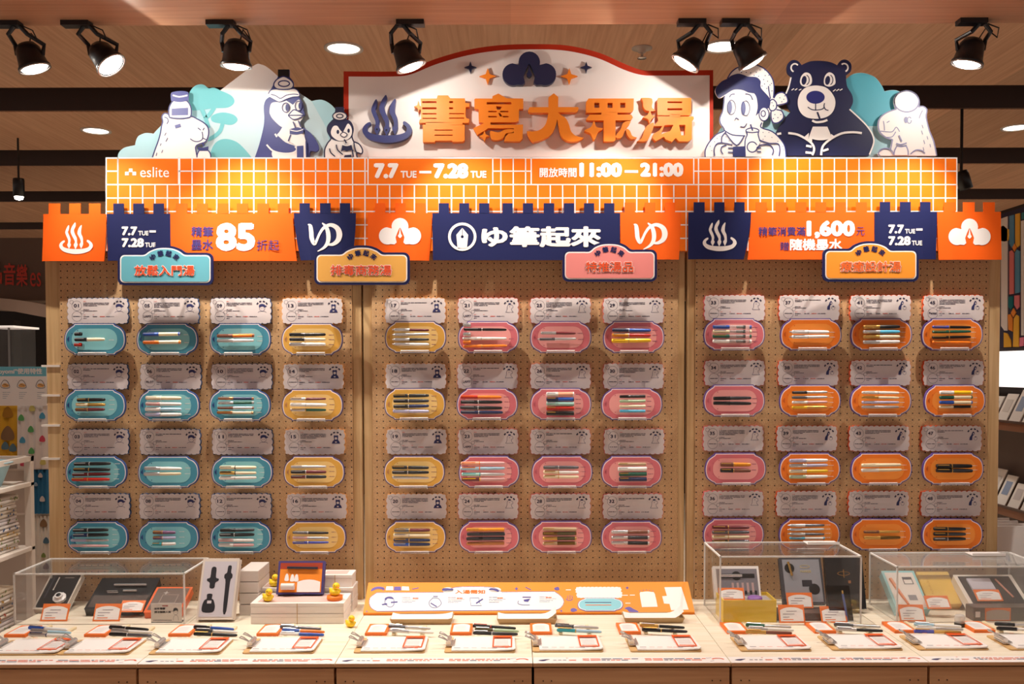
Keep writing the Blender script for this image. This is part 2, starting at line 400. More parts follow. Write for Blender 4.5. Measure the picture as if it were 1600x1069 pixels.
raised('title_character', OR3, [
  (A([(556,480),(700,480),(708,452),(800,452),(820,478),(950,478),(955,520),(990,524),(992,552),(958,556),(955,632),(965,655),(990,664),(985,697),(540,697),(545,670),(560,662),(556,580),(545,570),(560,545)]),
   rA((568,503,697,520),(568,558,697,576),(572,610,697,622),(572,652,697,662),(810,503,845,520),(810,558,845,575),(810,610,945,620),(810,650,945,660))),
  A([(535,498),(546,540),(555,548),(548,562),(540,608),(527,562),(495,550),(525,540)]),
  (A([(575,713),(948,713),(948,850),(930,865),(840,866),(838,855),(685,855),(682,868),(575,868)]), rA((680,757,840,766),(680,802,840,812))),
  A(rect(600,690,930,720))])
raised('title_character', OR3, [
  (A([(1035,487),(1045,480),(1195,480),(1198,458),(1250,435),(1325,478),(1472,480),(1472,570),(1435,572),(1432,680),(1405,692),(1180,692),(1180,714),(1470,712),(1466,835),(1440,860),(1300,860),(1312,822),(1340,792),(1387,787),(1387,745),(1160,745),(1060,805),(1025,745),(1120,700),(1075,690),(1072,575),(1037,572)]),
   rA((1145,512,1365,532),(1160,590,1235,602),(1265,590,1340,602),(1160,635,1235,648),(1290,635,1340,648)) + [A([(1228,548),(1285,552),(1262,580),(1238,578)]), A([(1250,610),(1265,608),(1290,640),(1262,640)])]),
  A(sm([(1180,770),(1250,782),(1310,757),(1385,755),(1378,780),(1318,792),(1292,832),(1240,850),(1195,845),(1178,815)])),
  A([(1125,765),(1138,800),(1167,812),(1138,825),(1125,862),(1110,830),(1078,815),(1112,800)])])
raised('title_character', OR3, [B(sm([(250,418,1),(288,450,1),(288,537,1),(462,537,1),(460,562),(435,582,1),(287,582,1),(312,605),(352,632),(380,685),(400,748),(442,785),(508,800,1),(470,825),(405,836),(350,822),(312,782),(295,720),(280,640,1),(258,720),(210,785),(130,825),(70,838,1),(35,800),(18,745,1),(90,745),(150,720),(185,670),(202,585,1),(50,585,1),(28,570),(42,538,1),(205,537,1),(205,452,1)], 4))])
raised('title_character', OR3, [
  (B([(530,490),(550,463),(940,463),(937,560),(915,584),(528,586)]), rB((600,500,643,543),(714,500,757,543),(823,500,867,543))),
  B([(530,640),(560,602),(918,602),(932,625),(915,650),(782,652),(782,822),(765,832),(680,832),(680,652),(560,652),(540,650)]),
  B(sm([(597,658),(618,708),(674,722),(632,755),(598,820),(566,765),(515,738),(568,710)])),
  B(sm([(790,775),(830,720),(850,672),(908,655),(905,680),(872,722),(842,790),(815,805),(787,800)])),
  B(sm([(873,724),(905,740),(927,785),(966,800),(938,811),(905,805),(880,770)])), B(rect(660, 580, 800, 606))])
raised('title_character', OR3, [
  B(sm([(1003,458,1),(1085,460),(1102,490),(1097,540),(1132,568,1),(1080,572),(1040,560),(1020,525),(1018,490)])),
  B(sm([(1080,566),(1094,604),(1122,615),(1094,640),(1075,674),(1062,640),(1018,625),(1056,605)])),
  B(sm([(968,832,1),(1010,800),(1030,740),(1060,692),(1112,672),(1106,722),(1072,800),(1050,828)])),
  (B([(1143,470),(1150,458),(1435,458),(1435,590),(1420,608),(1143,608)]), rB((1230,488,1357,503),(1230,547,1357,565))),
  (B([(1143,616),(1455,618),(1458,640),(1442,654),(1440,812),(1412,832),(1330,832),(1300,802),(1270,838),(1214,815),(1200,792),(1130,830),(1098,800),(1110,768),(1160,738),(1186,700),(1108,702),(1150,655)]),
   [B([(1205,694),(1282,690),(1255,742),(1172,772)]), B([(1330,690),(1385,690),(1380,780),(1348,780)])]),
  B(rect(1250, 596, 1340, 624))])
NV3 = mat('#3A3F74', .45, name='navy_acrylic')
S1 = [(155,487),(167,500),(160,550),(150,580),(170,630),(185,680),(181,725),(190,752),(165,804,1),(141,755),(151,720),(150,680),(125,620),(115,580),(130,530)]
S2 = [(240,450),(252,460),(250,500),(230,550),(240,600),(268,660),(270,720),(278,752),(250,810,1),(226,755),(240,720),(235,690),(200,620),(185,570),(200,510)]
S3 = [(322,485),(333,492),(325,550),(325,600),(345,650),(350,715),(348,752),(325,803,1),(302,750),(318,715),(310,670),(285,620),(275,590),(290,530)]
BOWL = [(105,690),(75,700),(45,730),(35,762),(48,800),(95,843),(180,868),(260,875),(350,865),(430,835),(470,790),(478,755),(462,720),(430,692),(405,683),(398,705),(425,732),(430,762),(405,788),(340,804),(240,808),(150,800),(95,780),(78,755),(87,730),(108,712)]
for q, nm in ((BOWL, 'spring_bowl'), (S1, 'steam_wave'), (S2, 'steam_wave'), (S3, 'steam_wave')):
    o = raised(nm, NV3, [sm(A(q), 4)], th=.022)
    if nm == 'steam_wave':
        cx, cy = A([(q[8][0], q[8][1] - 50)])[0]
        MB().prism(circ(cx, cy, 1.3, 10), wall(YM - .0265)).build('nib_hole', BLACK, o)
def cloud(cx, cy, s):
    """three-lobed cloud with a pen-nib opening; cx,cy centre, s half width"""
    p = []
    p += circ(cx, cy - .40*s, .40*s, 12, a0=math.radians(-195), a1=math.radians(15))
    p += circ(cx + .59*s, cy + .05*s, .41*s, 14, a0=math.radians(-85), a1=math.radians(110))
    p += [(cx + .26*s, cy + .45*s), (cx + .16*s, cy + .36*s), (cx + .21*s, cy + .12*s), (cx + .12*s, cy - .12*s), (cx + .025*s, cy - .33*s)]
    p += [(cx - .025*s, cy - .33*s), (cx - .12*s, cy - .12*s), (cx - .21*s, cy + .12*s), (cx - .16*s, cy + .36*s), (cx - .26*s, cy + .45*s)]
    p += circ(cx - .59*s, cy + .05*s, .41*s, 14, a0=math.radians(70), a1=math.radians(265))
    drop = sm([(cx, cy - .34*s, 1), (cx + .05*s, cy - .05*s), (cx + .1*s, cy + .05*s), (cx, cy + .15*s), (cx - .1*s, cy + .05*s), (cx - .05*s, cy - .05*s)])
    return p, drop
p, dr = cloud(827, 114, 42)
raised('cloud_emblem', mat('#1D2348', .45, name='dark_navy_acrylic'), [p, dr], th=.022)
raised('star', mat('#1D2348', .45), [star4(735, 105, 9.5)], th=.012); raised('star', OR3, [star4(762, 119, 13)], th=.012)
raised('star', mat('#1D2348', .45), [star4(916, 105, 9)], th=.012); raised('star', OR3, [star4(889.5, 119, 13)], th=.012)
# ------------------------------------------------------------------ bath-scene cutouts
class Draw:
    def __init__(s, parent, cr, Y): s.p, s.c, s.Y, s.k = parent, cr, Y, 0
    def layer(s): s.k += 1; return wall(s.Y - .0004*s.k)
    def board(s, name, m, pts, th=.012): return MB().prism(sm(s.c(pts), 5), wall(s.Y), th).build(name, m, s.p)
    def fill(s, name, m, *polys, n=5, par=None):
        mb = MB(); mp = s.layer()
        if name in ('eye', 'pupil'):
            for q in polys: o = MB().prism(sm(s.c(q), n), mp).build(name, m, par or s.p)
            return o
        for q in polys: mb.prism(sm(s.c(q), n), mp)
        return mb.build(name, m, par or s.p)
    def line(s, name, m, w, *lines, closed=False, par=None):
        mb = MB(); mp = s.layer()
        for q in lines: mb.stroke(sm(s.c(q), 4, closed), w*1.55, mp, closed)
        return tag(mb.build(name, m, par or s.p), kind='stuff' if len(lines) > 1 else None)
INK = mat('#2C3170', .5, name='navy_ink'); PAPER = mat('#F1EAE8', .5, name='cutout_white')
SKY, TEAL, MTN = mat('#A9D3DE', .55, name='pale_sky_print'), mat('#6FBFC8', .55, name='teal_pine_print'), mat('#C3DCE4', .55, name='mountain_print')
ident = lambda pts: list(pts)
YC = -.014
t = thing('mountain_cutout', W(360, 246, YC), 'pale blue mountain and cloud cutout behind the left animal figures', 'cutout')
D = Draw(t, ident, YC)
D.board('backing_board', SKY, [(184,250,1),(185,240),(194,231),(211,227,1),(215,214),(227,208),(240,209,1),(250,198),(270,180),(292,160,1),(296,145),(305,134),(317,132),(326,138),(334,137),(342,143,1),(394,104),(409,101),(424,110),(446,130),(487,158,1),(503,156),(519,165),(534,184,1),(534,250,1)], .01)
D.fill('mountain', MTN, [(300,250,1),(342,143,1),(394,104),(409,101),(424,110),(446,130),(487,158,1),(510,200,1),(520,250,1)])
D.fill('snow_cap', PAPER, [(342,143,1),(394,104),(409,101),(424,110),(446,130),(462,141,1),(448,150),(440,140,1),(425,152),(415,143,1),(398,154),(388,142,1),(372,152),(362,141,1)])
D.fill('pine_crown', TEAL, [(296,160),(296,145),(305,134),(317,132),(326,138),(334,137),(346,142),(362,150),(366,160),(356,168),(335,169),(318,171),(300,172)], [(330,182),(340,177),(352,176),(366,180),(371,188),(362,195),(345,193),(332,190)], [(330,235),(338,222),(352,217),(370,222),(385,236),(396,250,1),(328,250,1)])
D.line('pine_trunk', TEAL, 4, [(314,168),(321,184),(326,200)], [(335,168),(328,178),(320,186)], [(348,192),(343,206),(330,216),(322,218)])
t = thing('cloud_cutout', W(1300, 246, YC), 'blue and teal cloud cutout behind the bear figure', 'cutout')
C4 = crop(1200, 85, 5.714)
D = Draw(t, C4, YC)
D.board('backing_board', SKY, [(-480,950,1),(-480,760,1),(-330,560),(0,440),(250,520),(600,300),(705,215,1),(760,175),(850,165),(950,200),(1010,270),(1040,330,1),(1110,318),(1180,335),(1300,420),(1330,700),(1330,950,1)], .01)
D.fill('cloud', mat('#4FA9BE', .55, name='teal_cloud_print'), [(700,640,1),(700,218,1),(760,178),(850,168),(950,203),(1010,273),(1040,333,1),(1110,322),(1180,340),(1200,400),(1150,520),(1100,640,1)])
# --- capybara carrying a bottle on its head
t = thing('animal_cutout', W(285, 246, -.031), 'white capybara cutout with a lidded ink bottle on its head', 'cutout', 'bathhouse animal cutouts')
D = Draw(t, crop(180, 95, 6.894), -.031)
BODY = [(400,1045,1),(430,955),(465,860),(487,780),(500,700),(512,655),(503,605),(525,570),(565,572),(592,605,1),(640,616),(740,622),(820,600),(885,628),(960,672),(1000,722),(1006,790),(985,855),(960,880),(905,898),(868,925),(872,980),(885,1045,1)]
D.board('body', PAPER, BODY)
D.line('outline', INK, 1.3, BODY[:-1] + [(885,1045,1)])
D.line('face_lines', INK, .9, [(528,605),(560,620),(572,650),(555,680)], [(808,840),(850,866),(900,868),(938,845),(942,800),(935,765)], [(938,830),(985,852)], [(890,722),(922,748)], [(960,722),(945,748)])
D.line('fur_marks', INK, .7, [(548,775),(532,805)], [(565,830),(545,870)], [(495,890),(485,915)], [(512,960),(500,990)], [(448,990),(440,1025)])
D.line('eye', mat('#5D629A', .5), 3.4, [(645,712),(705,694)])
o = D.fill('bottle', PAPER, [(582,600),(578,520),(600,462),(625,430,1),(770,430,1),(800,465),(818,520),(815,590),(790,612),(700,622),(610,615)])
D.line('bottle_outline', INK, 1.3, [(582,600),(578,520),(600,462),(625,430,1),(770,430,1),(800,465),(818,520),(815,590),(790,612),(700,622),(610,615)], closed=True, par=o)
D.fill('bottle_label', mat('#5D629A', .5), [(608,515,1),(785,505,1),(785,585,1),(608,590,1)], par=o)
D.fill('bottle_cap', mat('#4B5090', .5), [(602,430,1),(598,360),(625,335),(700,326),(770,332),(790,355),(790,425,1),(700,445)], par=o)
D.line('cap_highlight', PAPER, 1.5, [(620,370),(690,388),(778,372)], par=o)
o = D.fill('cup', PAPER, [(880,1045,1),(885,1005),(905,965,1),(1000,965,1),(1025,1000),(1030,1045,1)])
D.line('cup_outline', INK, 1.2, [(880,1045,1),(885,1005),(905,965,1),(1000,965,1),(1025,1000),(1030,1045,1)], par=o)
D.fill('cup_lid', INK, [(890,925,1),(945,935),(1005,920,1),(1005,958,1),(945,970),(890,958,1)], par=o)
D.line('straw', INK, 1.8, [(935,880),(958,920)], par=o)
# --- penguin with a folded towel and bottle
t = thing('animal_cutout', W(453, 246, -.031), 'navy and white adult penguin cutout wearing a folded towel', 'cutout', 'bathhouse animal cutouts')
PB = mat('#3C4180', .5, name='penguin_navy')
D = Draw(t, crop(380, 95, 6.68), -.031)
D.board('body', PB, [(120,1010,1),(165,880),(210,700),(220,600),(215,480),(235,410),(280,370),(262,345),(285,305),(315,250),(345,205),(362,165,1),(362,90,1),(480,90,1),(480,165,1),(520,215),(525,270),(575,320),(580,370),(620,440),(632,520),(640,560),(580,625),(600,680,1),(700,750),(770,850),(788,920),(760,948),(700,945),(690,1010,1)])
D.fill('hat', BLACK, [(362,170,1),(362,90,1),(480,90,1),(480,170,1)])
D.fill('face_patch', PAPER, [(275,520),(300,440),(400,430),(450,415,1),(520,460,1),(580,405),(600,470),(590,540),(640,565),(590,640,1),(610,690,1),(480,700),(400,690),(320,620),(285,570)])
D.fill('belly', PAPER, [(410,690,1),(600,690,1),(640,780),(650,1010,1),(310,1010,1),(310,940),(480,900),(560,900),(440,850),(350,790),(380,740)])
D.fill('wing', PB, [(230,860),(330,770),(440,850),(540,890),(560,925),(520,960),(420,965),(320,950),(250,900)])
D.line('wing_edge', PAPER, 1.7, [(245,875),(310,940),(420,968),(520,960),(560,925),(540,895)], [(332,762),(352,795)])
o = D.fill('towel', PAPER, [(262,345),(290,305),(350,295),(450,300),(530,290),(575,320),(585,370),(520,378),(450,400),(380,430),(320,405),(275,380)])
D.line('towel_folds', INK, .9, [(262,345),(290,305),(350,295),(450,300),(530,290),(575,320),(585,370),(520,378),(450,400),(380,430),(320,405),(275,380)], [(290,350),(340,365),(390,392),(450,360),(520,348),(575,352)], par=o)
o = D.fill('cap_badge', PAPER, [(318,250),(345,200),(400,168),(440,168),(500,205),(525,250),(500,290),(420,300),(345,290)])
D.line('badge_outline', INK, 1.2, [(318,250),(345,200),(400,168),(440,168),(500,205),(525,250),(500,290),(420,300),(345,290)], circ(425, 238, 58, 16, 30), closed=True, par=o)
D.fill('eye', INK, circ(457, 488, 17, 12, 38), circ(592, 470, 16, 12, 36))
D.line('eye_line', INK, .8, circ(445, 488, 38, 12, 48), circ(575, 470, 34, 12, 50), closed=True)
o = D.fill('beak', PAPER, [(470,570,1),(520,515),(560,520),(638,565,1),(580,600),(520,612)])
D.line('beak_line', INK, 1.1, [(470,570,1),(520,515),(560,520),(638,565,1),(580,600),(520,612),(470,570,1)], [(470,570),(638,568)], par=o)
o = D.fill('drink_bottle', PAPER, [(470,840,1),(490,770,1),(620,765,1),(650,830),(655,1010,1),(560,1010,1),(560,900)])
D.fill('bottle_lid', PB, [(485,715,1),(560,695),(628,712,1),(628,755,1),(560,772),(485,765,1)], par=o)
D.line('lid_rim', PAPER, .9, [(490,722),(560,735),(625,716)], par=o)
D.fill('bottle_drink', PB, [(560,890,1),(628,885,1),(630,1010,1),(560,1010,1)], par=o)
D.line('straw', INK, 1.2, [(520,635),(545,700)], [(575,625),(600,690)], [(470,840),(495,770)], [(655,840),(660,1005)], par=o)
# --- penguin chick
t = thing('animal_cutout', W(538, 246, -.031), 'small black penguin chick cutout sipping a drink beside the marquee', 'cutout', 'bathhouse animal cutouts')
CK = mat('#1E2147', .5, name='chick_navy')
D.p, D.k = t, 0
body = [(850,1010,1),(850,930),(880,860),(915,810),(880,740),(885,680),(925,630),(945,610),(935,575),(965,535,1),(965,488,1),(1048,488,1),(1048,535,1),(1085,575),(1070,610),(1120,640),(1148,710),(1135,790),(1155,845,1),(1210,870),(1245,930),(1235,970),(1185,960),(1190,1010,1)]
D.board('body', PAPER, body)
D.line('outline', CK, 1.3, body)
D.fill('hat', CK, [(965,535,1),(965,488,1),(1048,488,1),(1048,535,1)])
D.fill('head', CK, [(915,810),(880,740),(885,680),(925,630),(970,605),(1050,605),(1120,640),(1148,710),(1135,790),(1090,825),(1000,840)])
D.fill('face_patch', PAPER, [(930,790),(915,740),(940,685),(980,680),(1010,720),(1040,750,1),(1065,700),(1095,655),(1130,700),(1132,770),(1090,820),(1000,835)])
D.fill('eye', CK, circ(988, 742, 14, 10, 22), circ(1100, 730, 13, 10, 22))
o = D.fill('cap_badge', PAPER, circ(1008, 577, 70, 18, 42)); D.line('badge_outline', CK, 1.1, circ(1008, 577, 74, 18, 44), circ(1008, 577, 34, 12, 20), closed=True, par=o)
o = D.fill('beak', PAPER, [(1015,775),(1045,745),(1085,770),(1055,798)]); D.line('beak_line', CK, .9, [(1015,775),(1045,745),(1085,770),(1055,798)], closed=True, par=o)
D.line('wing_line', CK, 1.2, [(900,915),(915,960),(960,1000)], [(972,875),(985,930),(1040,980)], [(1155,850),(1170,930),(1190,965)])
o = D.fill('cup', CK, [(1020,950,1),(1035,875,1),(1130,875,1),(1145,935,1),(1110,935),(1080,945),(1050,935)], [(1050,1010,1),(1060,985,1),(1130,980,1),(1130,1010,1)])
D.line('straw', CK, 1.4, [(1055,820),(1078,862)], [(1140,930),(1150,1005)], par=o); D.line('cup_rim', PAPER, 1.0, [(1035,875),(1080,885),(1130,873)], par=o)
# --- child with dotted headscarf
t = thing('figure_cutout', W(1165, 246, -.0445), 'cartoon child cutout with dotted headscarf holding a milk bottle', 'cutout')
D = Draw(t, crop(1095, 85, 6.48), -.0445)
HAIR = mat('#262C66', .5, name='hair_navy')
D.board('figure', PAPER, [(45,1040,1),(45,970),(85,890),(160,810),(240,770),(200,700),(195,640),(225,560),(240,420,1),(190,440),(150,380),(160,330),(210,275),(270,245),(310,180),(380,130),(500,100),(600,120),(680,180),(730,260),(740,350),(735,440,1),(770,400),(830,385),(870,430),(870,490),(770,520,1),(820,570),(835,640),(790,685),(735,690),(710,620),(700,560,1),(690,620),(640,668),(620,740,1),(720,780),(800,850),(850,930),(862,1040,1)])
D.line('outline', INK, 1.2, [(45,1040,1),(45,970),(85,890),(160,810),(240,770),(200,700),(195,640),(225,560),(240,420)], [(240,770),(320,815),(450,825)], [(620,690),(610,740),(720,780),(800,850),(850,930),(862,1040)])
o = D.line('scarf_outline', INK, 1.2, [(270,245),(310,180),(380,130),(500,100),(600,120),(680,180),(730,260),(742,350),(735,440)], [(705,450),(690,370),(685,320)], [(740,445),(770,400),(830,385),(872,430),(872,490),(770,515)], [(735,455),(765,490),(765,540),(735,570),(700,560),(690,510),(705,465),(735,455)], [(765,560),(820,575),(837,640),(790,688),(735,692),(712,640),(712,575)])
dots = [(x, y) for (x, y) in ((460,182),(505,188),(562,180),(600,158),(648,158),(540,212),(585,222),(652,215),(688,210),(636,255),(676,272),(715,295),(645,300),(700,310),(668,345),(720,370),(800,440),(840,455),(820,480),(850,420),(735,520),(720,490),(750,610),(780,640),(810,610),(735,650),(412,182),(620,320))]
D.fill('scarf_dots', INK, *[circ(x, y, 6, 6) for x, y in dots], n=1, par=o)
D.fill('hair', HAIR, [(225,420),(180,440),(148,380),(160,330),(210,275),(270,245),(310,215),(380,195),(440,210),(480,225),(560,230),(605,270),(610,340),(700,450),(690,540),(640,545),(600,580),(555,625,1),(575,540),(565,440),(540,395,1),(480,385),(420,360),(330,360),(245,410)])
D.fill('ear', PAPER, circ(640, 605, 50, 14, 68)); D.line('ear_line', INK, 1, circ(640, 605, 50, 14, 68), circ(632, 600, 22, 10, 30), closed=True)
D.fill('eye', mat('#5A5F92', .5), circ(295, 535, 22, 14, 64), circ(430, 545, 24, 14, 70))
D.line('eye_line', INK, .6, circ(310, 535, 42, 14, 72), circ(455, 545, 40, 14, 74), closed=True)
D.line('brow_and_mouth', INK, .9, [(290,435),(310,405),(345,402)], [(450,400),(500,410),(525,460)], [(345,665),(360,645),(385,660)], [(400,730),(440,735),(465,700)])
D.line('sleeve_lines', INK, 1.1, [(140,1030),(135,960),(160,910),(210,895),(320,915)], [(225,1010),(205,975),(215,935),(260,920)], [(250,790),(215,830),(210,890)], [(245,785),(360,920),(440,820)], [(600,870),(690,900),(780,905),(800,960),(790,1030)], [(570,945),(620,915),(700,920),(735,970),(720,1020)], [(275,948),(325,948)], [(275,990),(325,992)], [(570,948),(610,945)], [(570,985),(610,985)])
D.fill('apron', HAIR, [(325,1035,1),(325,935,1),(445,930,1),(445,1035,1)])
D.fill('sleeve_dots', INK, *[circ(x, y, 5, 6) for x, y in ((165,850),(195,830),(140,885),(95,930),(110,975),(255,835),(285,875),(630,790),(690,790),(720,840),(650,830),(780,880),(830,930),(840,970),(800,1000),(630,860),(320,890))], n=1)
o = D.fill('milk_bottle', PAPER, [(450,1035,1),(448,880),(470,810),(460,765,1),(520,745),(585,765,1),(580,810),(600,880),(600,900,1),(560,960),(570,1035,1)])
D.line('bottle_outline', INK, 1.1, [(450,1035),(448,880),(470,810),(458,765),(520,745),(585,765),(580,810),(600,880)], [(465,785),(520,792),(580,785)], circ(520, 938, 50, 16, 52), par=o)
D.line('straw', INK, 1.5, [(503,708),(525,772)], par=o)
# --- black bear
t = thing('animal_cutout', W(1282, 246, -.031), 'big navy black bear cutout with white muzzle holding a bottle', 'cutout', 'bathhouse animal cutouts')
BEAR = mat('#171C46', .5, name='bear_navy')
D = Draw(t, C4, -.031)
body = [(75,905,1),(60,720,1),(130,600),(205,510,1),(165,430),(165,350),(215,200,1),(175,160),(175,90),(215,52),(265,58),(300,95,1),(380,62),(480,58),(560,70),(620,98,1),(650,55),(700,48),(742,85),(740,150),(697,185,1),(705,280),(750,360),(758,430),(728,495,1),(800,560),(880,640),(930,720),(940,790),(900,905,1)]
D.board('body', BEAR, body, .012)
D.line('white_edge', PAPER, 1.4, [(728,490),(800,555),(880,635),(932,715),(944,790),(905,895)], [(205,205),(185,290),(160,350)])
D.line('ear_line', PAPER, 1.5, circ(240, 120, 34, 12, 36, a0=math.radians(110), a1=math.radians(320)), circ(680, 118, 34, 12, 36, a0=math.radians(-130), a1=math.radians(70)))
o = D.fill('eye', PAPER, [(285,240),(300,190),(335,162),(375,175),(392,220),(385,265),(340,290),(298,275)], [(498,240),(510,190),(545,160),(585,178),(600,220),(598,265),(550,288),(508,275)])
D.fill('pupil', BEAR, circ(322, 232, 22, 12, 40, rot=.15), circ(532, 232, 22, 12, 40, rot=.15), par=o)
D.line('eye_line', BEAR, .8, circ(330, 228, 38, 10, 46, a0=-1.2, a1=1.2), circ(545, 228, 34, 10, 46, a0=-1.2, a1=1.2), par=o)
o = D.fill('muzzle', PAPER, [(265,430),(285,350),(340,295),(430,278),(520,298),(580,360),(602,430),(580,510),(520,560),(430,575),(340,560),(285,510)])
D.fill('nose', mat('#272C74', .45), circ(424, 383, 82, 18, 58), par=o)
D.line('mouth', BEAR, 1.0, [(425,440),(425,495)], [(355,470),(390,492),(430,497),(480,490),(500,475)], [(505,435),(500,465),(515,492),(540,500)], par=o)
D.line('straw', BEAR, 1.8, [(440,515),(462,575)])
D.line('blush', PAPER, .9, [(210,320),(232,305)], [(240,320),(262,305)], [(275,320),(298,310)], [(580,330),(605,312)], [(610,326),(635,310)], [(640,322),(665,308)])
D.line('arm_line', PAPER, 2.2, [(395,590),(430,605),(490,600),(530,585)], [(180,703),(260,715),(340,755),(395,800),(412,850),(395,900)], [(838,703),(760,695),(660,705),(560,755),(490,820),(475,900)], [(80,712),(118,705)], [(340,815),(390,825)], [(335,875),(390,880)], [(490,862),(540,845)])
o = D.fill('bottle', PAPER, [(362,760,1),(372,720),(400,645,1),(530,645,1),(560,720),(562,750,1),(500,765),(440,765),(395,755,1),(392,800,1)], [(310,750,1),(365,700,1),(362,765,1)], [(562,710,1),(600,735,1),(560,755,1)])
# --- capybara with an orange on its head
t = thing('animal_cutout', W(1418, 246, -.031), 'white capybara cutout balancing a round fruit on its head', 'cutout', 'bathhouse animal cutouts')
D = Draw(t, C4, -.031)
LAV = mat('#8D8DB4', .5, name='lavender_line')
body = [(1000,905,1),(985,880),(1030,845),(1095,850,1),(1112,760,1),(1060,745),(1005,700),(985,640),(1000,570),(1060,520),(1145,490,1),(1128,420),(1150,360),(1230,325),(1310,350),(1348,410),(1345,470,1),(1385,465),(1418,495),(1412,560),(1440,680),(1480,780),(1505,905,1)]
D.board('body', PAPER, body)
D.line('outline', LAV, 1.3, body, circ(1238, 420, 110, 20, 94))
D.line('face_lines', LAV, .9, [(1005,685),(1050,690),(1110,690),(1145,650),(1175,690)], [(1040,680),(1038,640),(1030,595)], [(1060,610),(1085,595)], [(1060,740),(1110,735),(1140,690)], circ(1262, 588, 18, 10, 28), [(1380,500),(1360,540),(1350,570)])
D.fill('eye', LAV, circ(1232, 585, 18, 12, 28))
D.line('fur_marks', LAV, .7, [(1375,630),(1385,660)], [(1370,680),(1382,715)], [(1420,730),(1428,760)], [(1390,765),(1400,800)], [(1445,800),(1452,830)], [(1385,830),(1392,860)])
o = D.fill('cup', PAPER, [(1125,900,1),(1130,860),(1150,820,1),(1235,820,1),(1250,860),(1250,900,1)])
D.line('cup_outline', LAV, 1.2, [(1125,900,1),(1130,860),(1150,820,1),(1235,820,1),(1250,860),(1250,900,1)], [(1145,795),(1190,805),(1238,790)], [(1145,815),(1190,825),(1238,812)], par=o)
D.line('straw', LAV, 1.4, [(1170,722),(1195,778)], par=o)
D.line('paw_line', LAV, 1.2, [(985,895),(1000,855),(1050,838),(1100,855),(1122,895)], [(1272,890),(1320,855),(1370,858),(1402,885)])
# ------------------------------------------------------------------ noren-style banners
YN = -.058
def affine(pts, box, src=(35, 450, 478, 875)):
    a, b, c, d = src; x0, y0, x1, y1 = box
    return [((x0 + (p[0]-a)/(c-a)*(x1-x0)), (y0 + (p[1]-b)/(d-b)*(y1-y0))) + tuple(p[2:]) for p in pts]
def noren(label, m, tl, tr, bl, br, yt, yb, ytab, tabs, curl=(0, 0)):
    o = thing('noren_banner', W((bl+br)/2, yb, YN), label, 'banner', 'noren banners along the pegboard tops')
    nx, nz = 14, 8; g = MB(); F = []
    def P(u, v):
        xl, xr = tl + (bl-tl)*v**1.6, tr + (br-tr)*v**1.6
        p = W(xl + (xr-xl)*u, yt + (yb-yt)*v, YN)
        p.y += .010*curl[0]*max(0, .22-u)/.22*v + .010*curl[1]*max(0, u-.78)/.22*v
        return p
    vs = [P(i/nx, j/nz) for j in range(nz+1) for i in range(nx+1)]
    fs = [(j*(nx+1)+i, j*(nx+1)+i+1, (j+1)*(nx+1)+i+1, (j+1)*(nx+1)+i) for j in range(nz) for i in range(nx)]
    n = len(vs); bk = [v + Vector((0, .003, 0)) for v in vs]
    edge = [i for i in range(nx+1)] + [j*(nx+1)+nx for j in range(1, nz+1)] + [nz*(nx+1)+i for i in range(nx-1, -1, -1)] + [j*(nx+1) for j in range(nz-1, 0, -1)]
    fs2 = fs + [tuple(n+i for i in reversed(f)) for f in fs] + [(edge[k], edge[(k+1) % len(edge)], edge[(k+1) % len(edge)]+n, edge[k]+n) for k in range(len(edge))]
    g.add(vs + bk, fs2).build('cloth', m, o)
    for a, b in tabs: MB().prism(rect(a, ytab, b, yt + .6), wall(YN), .003).build('hanging_tab', m, o)
    return o
def put(o, name, m, fn):
    mb = MB(); fn(mb, wall(YN - .0012)); return mb.build(name, m, o)
def put_text(o, name, m, *items):           # one part for each word
    for (s_, box, b_) in items: text(MB(), s_, box, wall(YN - .0012), b_, n=8).build(name, m, o)
def onsen(o, m, box):
    def f(mb, w):
        for q in (BOWL, S1, S2, S3): mb.prism(sm(affine(q, box), 4), w)
    put(o, 'hot_spring_emblem', m, f)
def dates(o, x, y):
    def f(mb, w):
        text(mb, '7.7', (x, y, x+24.5, y+14), w, .055); text(mb, 'TUE', (x+26, y+6.8, x+42, y+14), w, .035); mb.prism(rect(x+43.5, y+6, x+53.5, y+9.4), w)
        text(mb, '7.28', (x, y+18, x+35, y+32.5), w, .055); text(mb, 'TUE', (x+36.5, y+25, x+53, y+32.5), w, .035)
    put(o, 'date_lettering', WHITE, f)
def emblem(o, cx, cy, s):
    p, d = cloud(cx, cy, s); put(o, 'cloud_emblem', WHITE, lambda mb, w: (mb.prism(p, w), mb.prism(d, w)))
def yu(o, x0, y0, x1, y1):
    q = lambda L: [(x0 + (a-243)/212*(x1-x0), y0 + (b-190)/182*(y1-y0), w/212*(x1-x0)) for a, b, w in L]
    put(o, 'yu_character', WHITE, lambda mb, w: (mb.vstroke(q([(243,203,4),(258,212,22),(264,250,27),(268,292,27),(284,325,20),(300,298,16),(318,258,16),(345,222,19),(385,206,22),(424,224,30),(440,262,36),(430,303,30),(395,328,19),(352,325,9)]), w),
        mb.vstroke(q([(332,194,6),(358,220,22),(371,265,27),(368,312,25),(345,347,17),(304,371,5)]), wall(YN - .0014))))
OB = mat('#EC5E14', .7, name='orange_banner', spec=.15); NB = mat('#181D4C', .7, name='navy_banner', spec=.2); PURP = mat('#3C2A6E', .6, name='purple_lettering')
o = noren('orange banner with white hot-spring symbol at the far left end', OB, 67.5, 166, 65, 161, 334.5, 408, 318, [(76, 94), (108, 126), (139, 157)], (.3, 1))
onsen(o, WHITE, (92.5, 348, 145, 397))
